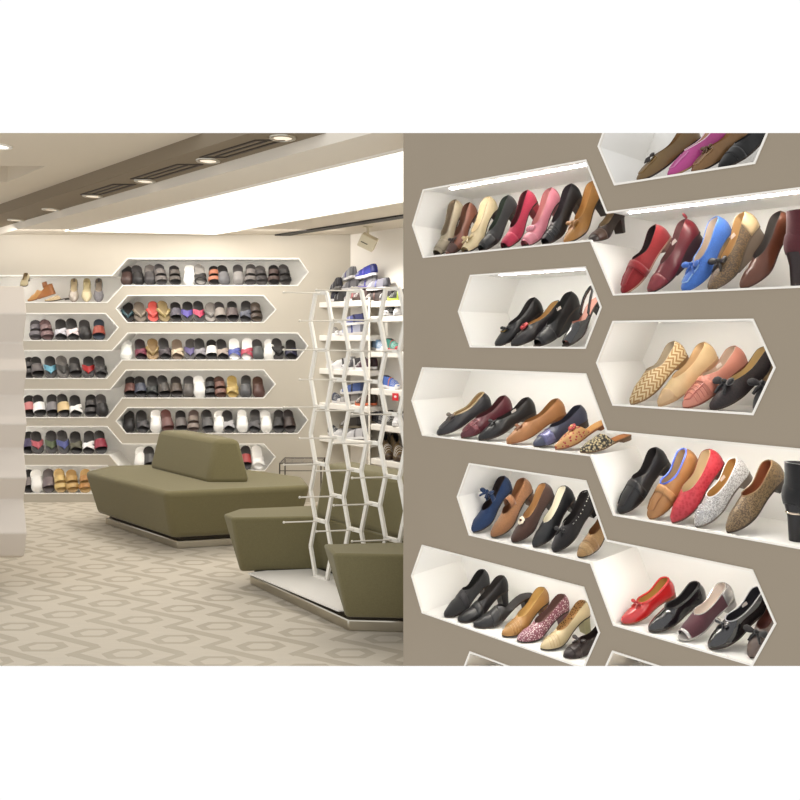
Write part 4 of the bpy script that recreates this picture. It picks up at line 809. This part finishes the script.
# flats and sandals on the top left shelf of the far wall
def wall_shoe(x, fy, label, o, p=50, turn=None, d0=.03):
    Y = YB+d0; X = (x-400)/F*Y; fz = EYE+(HZ-fy)/F*YB; a = math.radians(turn if turn is not None else 20); pt = math.radians(p)
    n = Vector((-math.sin(a), math.cos(a), 0)); z = Vector((0, 0, 1)); xa = n*math.cos(pt)+z*math.sin(pt); za = -n*math.sin(pt)+z*math.cos(pt); ya = za.cross(xa)
    return build_shoe(label, 'shoes on the far wall top left shelf', Matrix(((xa.x, ya.x, za.x, X), (xa.y, ya.y, za.y, Y), (xa.z, ya.z, za.z, fz+.006), (0, 0, 0, 1))), o)
wall_shoe(73.5, 303, 'silver flat with cream lining, first of three pointed flats on far wall', dict(c=((182,172,160),dict(rough=.3,metal=.4)),toe='a',W=.043,L=.255,li=(226,208,170),so=(150,130,110),h=.012))
wall_shoe(86.5, 303, 'cream pointed flat, middle of three flats on far wall', dict(c=(234,218,176),toe='p',W=.043,L=.255,li=(236,220,176),so=(190,170,130),h=.012))
wall_shoe(98.5, 303, 'grey beaded pointed flat, third of the flats on far wall', dict(c=GLI((150,146,148),(90,88,94)),toe='a',W=.043,L=.255,li=(176,160,142),so=(50,46,46),h=.012))
wall_shoe(28, 302, 'tan wedge sandal standing sideways on far wall top shelf', dict(c=LEA((206,152,86)),mule=True,tv=.42,Hv=.06,L=.25,W=.045,h=.09,ht='wedge',hc=(176,112,58),so=(176,112,58),li=(190,140,84),orn=[('strap',LEA((170,104,52)),.74,.02,.05)]), p=20, turn=-72, d0=.08)
wall_shoe(45, 302, 'beige beaded flat lying beside tan wedge sandal', dict(c=GLI((226,204,164),(196,166,120)),toe='p',mule=True,tv=.5,L=.22,h=.012,li=(214,190,150)), p=8, turn=-70, d0=.07)
o_ = build_shoe('cream shoe with dark sole on top of the white stand', None, Matrix.Translation((-2.29, 4.72, 1.803)) @ Matrix.Rotation(math.radians(100), 4, 'Z') @ Matrix.Rotation(math.radians(-30), 4, 'Y'), dict(c=(232,214,170),li=(220,196,150),so=(60,44,36),h=.02,L=.12,W=.022,Hv=.025,Hh=.03,Hm=.022))

# ------------------------------------------------------------------ sneaker shelves along the angled side wall
CSH = 6.335
def SK(x, y, d=0):                       # a place on the shelf front line seen in column x, d behind the lip
    u = (x-400)/F; Y = (CSH+d*2*Q)/(1+u); return Vector((u*Y, Y, 0))
def shelf(x0, x1, z, label, grp='white shelves on the sneaker wall'):
    a, b = SK(x0, 0), SK(x1, 0); nn = Vector((Q, Q, 0)); L = (a+b)/2; L.z = z
    t = thing('sneaker_shelf', label, 'shelf', Matrix.Translation(L), grp); dp = .195
    m = MB(); c = [a, b, b+nn*dp, a+nn*dp]; m.add([Vector((p.x, p.y, zz))-L for zz in (z-.05, z) for p in c], [(3, 2, 1, 0), (4, 5, 6, 7), (0, 1, 5, 4), (1, 2, 6, 5), (2, 3, 7, 6), (3, 0, 4, 7)])
    bevel(m.build('board', mat((236, 231, 222), .45), t, smooth=False), .006, 2); return t
LZ = [1.815, 1.515, 1.215, .905, .605]; RZ = [1.675, 1.38, 1.065, .765, .475]
for k, (z, w) in enumerate(zip(LZ, ('topmost, carrying the sneaker pile', 'second from top', 'third from top', 'fourth from top', 'lowest'))): shelf(319, 368, z, f'white sneaker shelf in the far bay, {w}')
for k, (z, w) in enumerate(zip(RZ, ('first below the top board', 'with teal red sneaker', 'with red tag', 'just above the boots', 'lowest, holding brown boots'))): shelf(370.5, 425, z, f'white sneaker shelf in the near bay, {w}')
shelf(370.5, 425, 1.80, 'white sneaker top board over the near bay')
a, b = SK(369.2, 0), SK(369.2, 0, .19); L = a.copy()
pn = MB(); n_ = Vector((Q, -Q, 0))*.012; pn.add([p+q for p in (a, b) for q in (-n_, n_)]+[p+q+Vector((0, 0, 1.84)) for p in (a, b) for q in (-n_, n_)], [(0, 1, 3, 2), (4, 6, 7, 5), (0, 4, 5, 1), (1, 5, 7, 3), (3, 7, 6, 2), (2, 6, 4, 0)])
tag(pn.build('shelf_divider', mat((232, 226, 214), .5), smooth=False), 'white upright divider panel between the two sneaker bays', 'panel')
def sneaker(x, z, label, c, sole=(236, 232, 226), stripe=None, ang=0, d=.10, tilt=0, L=.275, high=False, lift=0):
    p = SK(x, 0, d); p.z = z+.0245*(.84 if not high else 1)+lift*.84
    o = dict(c=(c, dict(rough=.7)), L=L, W=.046, h=.012, tv=.52, Hv=.085 if not high else .12, Hm=.085 if not high else .15, Hh=.092 if not high else .17, st=.024, so=sole, ht='none', li=(60, 58, 58), name='sneaker' if not high else 'hiking_boot', round=.2)
    o['orn'] = [('pleats', (240, 238, 234)), ('band', stripe or tuple(min(255, v+60) for v in c), .44, .50, .002, 'side_stripe'), ('band', tuple(int(v*.7) for v in c), .80, .99, .002, 'heel_panel'), ('band', sole, 0, .09, .002, 'toe_bumper')]
    M = Matrix.Translation(p) @ Matrix.Rotation(math.radians(-45+ang), 4, 'Z') @ Matrix.Rotation(math.radians(-tilt), 4, 'Y') @ Matrix.Scale(.84 if not high else 1, 4) @ Matrix.Translation((-L/2, 0, 0))
    return build_shoe(label, 'sneakers on the side wall shelves', M, o)
NV, CH, BL_, RD, WHT = (50, 52, 76), (70, 68, 72), (58, 66, 170), (196, 44, 56), (230, 228, 228)
SN = [
(328, 0, 0, 'navy sneaker at left end of the sneaker pile', NV, WHT, (110,110,140), 15, 0), (341, 0, 0, 'dark grey sneaker in bottom layer of sneaker pile', CH, (60,58,60), (150,148,150), -10, 0),
(355, 0, 0, 'pinkish grey sneaker in bottom layer of sneaker pile', (150,120,120), WHT, (210,130,130), 12, 0), (364, 0, .0, 'red and brown sneaker at bottom right of sneaker pile', (86,66,62), (70,56,50), (150,90,80), 20, 0),
(336, 0, .115, 'black sneaker in second layer of pile', (66,64,74), (130,126,124), (170,168,170), -20, 6), (352, 0, .115, 'grey sneaker in second layer of pile', (128,126,130), (206,202,200), (90,88,96), 10, 0),
(368, 0, .125, 'silver and violet sneaker in second layer of pile', (160,158,164), (120,110,180), (90,84,170), 5, 0), (349, 0, .225, 'pale sneaker with violet collar near pile top', (176,176,182), WHT, (92,84,150), -14, 4),
(366, 0, .232, 'bright blue sneaker crowning the pile', BL_, (226,224,230), (96,90,214), 14, 6),
(376, 9, 0, 'black brown sneaker at right end of pile on near-bay top board', (66,56,54), (80,66,60), (120,90,84), 25, 0), (387, 9, .0, 'dark grey sneaker on near-bay top board', (72,68,70), (110,104,100), (140,130,126), -15, 0), (378, 9, .115, 'grey blue sneaker stacked on near-bay top board', (128,126,138), (200,196,196), (90,92,150), 15, 0),
(400, 9, 0, 'lime and black sneaker above near bay', (52,56,46), (196,214,90), (190,210,70), 20, 0),
(332, 1, 0, 'grey sneaker on second far-bay shelf', (140,134,128), WHT, (180,174,168), 170, 0), (352, 1, 0, 'white sneaker patterned blue, lower one on second far-bay shelf', (196,200,222), WHT, (88,96,176), 60, 0), (354, 1, .105, 'dark blue patterned sneaker stacked on white one', (88,92,148), WHT, (50,52,80), 60, 0),
(328, 2, 0, 'white sneaker at left of third far-bay shelf', WHT, WHT, (206,206,208), 170, 0), (343, 2, 0, 'white sneaker with black side on third far-bay shelf', (222,220,220), WHT, (56,54,56), 60, 0), (354, 2, 0, 'black and white sneaker on third far-bay shelf', (88,84,88), WHT, WHT, 65, 0), (366, 2, 0, 'maroon and black sneaker on third far-bay shelf', (82,50,62), WHT, (44,40,44), 10, 0),
(335, 3, 0, 'navy grey sneaker on fourth far-bay shelf', (72,78,98), (206,204,206), (120,124,150), 165, 0), (350, 3, 0, 'white grey patterned sneaker on fourth far-bay shelf', (178,174,172), (220,216,212), (96,92,94), 60, 0), (353, 3, .105, 'blue sneaker stacked on fourth far-bay shelf', (96,122,190), WHT, (60,60,70), 40, 0), (366, 3, 0, 'brown sneaker with orange sole on fourth far-bay shelf', (96,70,58), (226,118,76), (140,96,76), 10, 0),
(333, 4, 0, 'dark slate sneaker on lowest far-bay shelf', (78,82,86), (226,222,216), (56,58,62), 165, 0), (345, 4, 0, 'white mesh sneaker on lowest far-bay shelf', (214,212,212), WHT, (178,176,178), 30, 0), (357, 4, 0, 'pale silver sneaker on lowest far-bay shelf', (200,198,200), WHT, (150,148,150), 20, 0), (351, 4, .105, 'black brown sneaker stacked on lowest far-bay shelf', (60,54,46), (120,110,90), (140,130,100), 20, 0),
]
for x, k, lift, lab, c, so, st, ang, tilt in SN:
    sneaker(x, LZ[k] if k < 5 else 0, lab, c, so, st, ang, .09+.02*((int(x) % 3)-1), tilt, lift=lift) if k < 5 else sneaker(x, 1.80, lab, c, so, st, ang, .10, tilt, lift=lift)
for x, k, lab, c, so, st, ang in [
    (391, 0, 'black sneaker with white sole on near-bay board under the topmost', (36,34,36), WHT, (70,68,70), 110), (401, 0, 'white sneaker beside black one on near-bay board under the topmost', WHT, WHT, (90,88,90), 110),
    (379, 1, 'pale blue sneaker on third near-bay board', (150,176,206), WHT, (96,140,176), 160), (393, 1, 'teal and red sneaker on third near-bay board', (84,168,152), (206,66,74), (206,66,74), 160),
    (391, 2, 'sky blue running sneaker with orange tongue on fourth near-bay board', (92,128,216), (236,236,240), (236,130,60), 170),
    (380, 3, 'dark navy sneaker on fifth near-bay board', (52,52,58), (90,90,96), (84,84,92), 165), (391, 3, 'black strapped sneaker on fifth near-bay board', (44,42,40), (96,92,86), (120,112,100), 140), (400, 3, 'white sneaker at frame edge on fifth near-bay board', (216,214,216), WHT, (120,118,122), 110)]:
    sneaker(x, RZ[k], lab, c, so, st, ang, .10)
for x, lab in ((386, 'brown camouflage hiking boot on lowest near-bay shelf'), (397, 'second camouflage hiking boot, nearer, on lowest near-bay shelf')):
    t = sneaker(x, RZ[4], lab, (108, 86, 52), (70, 52, 36), (70, 54, 36), 150, .10, 0, .28, True); t['group'] = 'camouflage hiking boots'
sk = SK(384, 0, -.004); t = thing('price_tag', 'small red square tag on white sneaker shelf lip', 'tag', Matrix.Translation(SK(395.5, 0, -.003)+Vector((0, 0, RZ[2]-.055))) @ Matrix.Rotation(-PI/4, 4, 'Z'))
MB().box((-.036, -.002, -.03), (.036, .0, .03)).build('card', mat((204, 36, 44), .5), t, smooth=False)
MB().ball((0, -.0025, .002), (.016, .0006, .010)).build('emblem', mat((236, 214, 212), .5), t)

# ------------------------------------------------------------------ ceiling spotlight and the wire table behind the sofa
t = thing('spotlight', 'boxy cream spotlight hanging below ceiling in the far corner', 'spotlight', Matrix.Translation((-.27, 6.55, ZC)))
R = Matrix.Translation((0, 0, -.13)) @ Matrix.Rotation(.45, 4, 'Y') @ Matrix.Rotation(.3, 4, 'X')
bevel(MB().box((-.07, -.06, -.055), (.07, .06, .055), R).build('housing', mat((214, 204, 178), .5), t, smooth=False), .008, 2)
MB().box((-.05, -.064, -.012), (.01, -.0605, -.004), R).build('vent', mat((80, 74, 60), .5), t, smooth=False)
m = MB(); m.tube([(0, 0, 0), (0, 0, -.07)], .010, 8); m.ball((0, 0, -.004), (.045, .045, .006), None, 16, 5); m.build('bracket', mat((214, 204, 178), .5), t)
l = bpy.data.lights.new('spotlight_lamp', 'SPOT'); l.energy = 34; l.spot_size = 2.2; l.spot_blend = .9; l.shadow_soft_size = .04; l.color = (1, .96, .9)
q = bpy.data.objects.new('spotlight_lamp', l); COL.objects.link(q); q.location = (-.42, 6.42, 2.25); q.rotation_euler = (Vector((-.1, 6.4, 1.0))-q.location).to_track_quat('-Z', 'Y').to_euler()
t = thing('wire_table', 'small dark wire frame table between sofa and far wall', 'wire table', Matrix.Translation((-.82, 6.55, 0)))
WM = mat((96, 90, 82), .35, .7)
m = MB()
for i in range(6): y = -.15+.06*i; m.tube([(-.17, y, .46), (.17, y, .46)], .003, 5)
for i in range(5): x = -.17+.085*i; m.tube([(x, -.15, .457), (x, .15, .457)], .003, 5)
for sx in (-1, 1): m.tube([(sx*.17, -.15, .46), (sx*.17, .15, .46)], .006, 6)
for sy in (-1, 1): m.tube([(-.17, sy*.15, .46), (.17, sy*.15, .46)], .006, 6); m.tube([(-.17, sy*.15, .40), (.17, sy*.15, .40)], .004, 6)
m.build('wire_top', WM, t)
for sx in (-1, 1):
    for sy in (-1, 1): MB().tube([(sx*.17, sy*.15, .46), (sx*.17, sy*.15, 0)], .006, 6).build('leg', WM, t)

# ------------------------------------------------------------------ end the wall piece on its section planes
bpy.context.view_layer.update()
for o in CUT:
    me = o.data; bm = bmesh.new(); bm.from_mesh(me); Mi = o.matrix_world
    for k, sg in ((TOPK, 1), (BOTK, -1)):
        no = Vector((0, -k, 1)).normalized()*sg                       # outside is +no
        Minv = Mi.inverted(); co_l = Minv @ Vector((0, 0, EYE)); no_l = (Mi.to_3x3().transposed() @ no)
        bmesh.ops.bisect_plane(bm, geom=bm.verts[:]+bm.edges[:]+bm.faces[:], plane_co=co_l, plane_no=no_l, clear_outer=True)
    bm.to_mesh(me); bm.free()
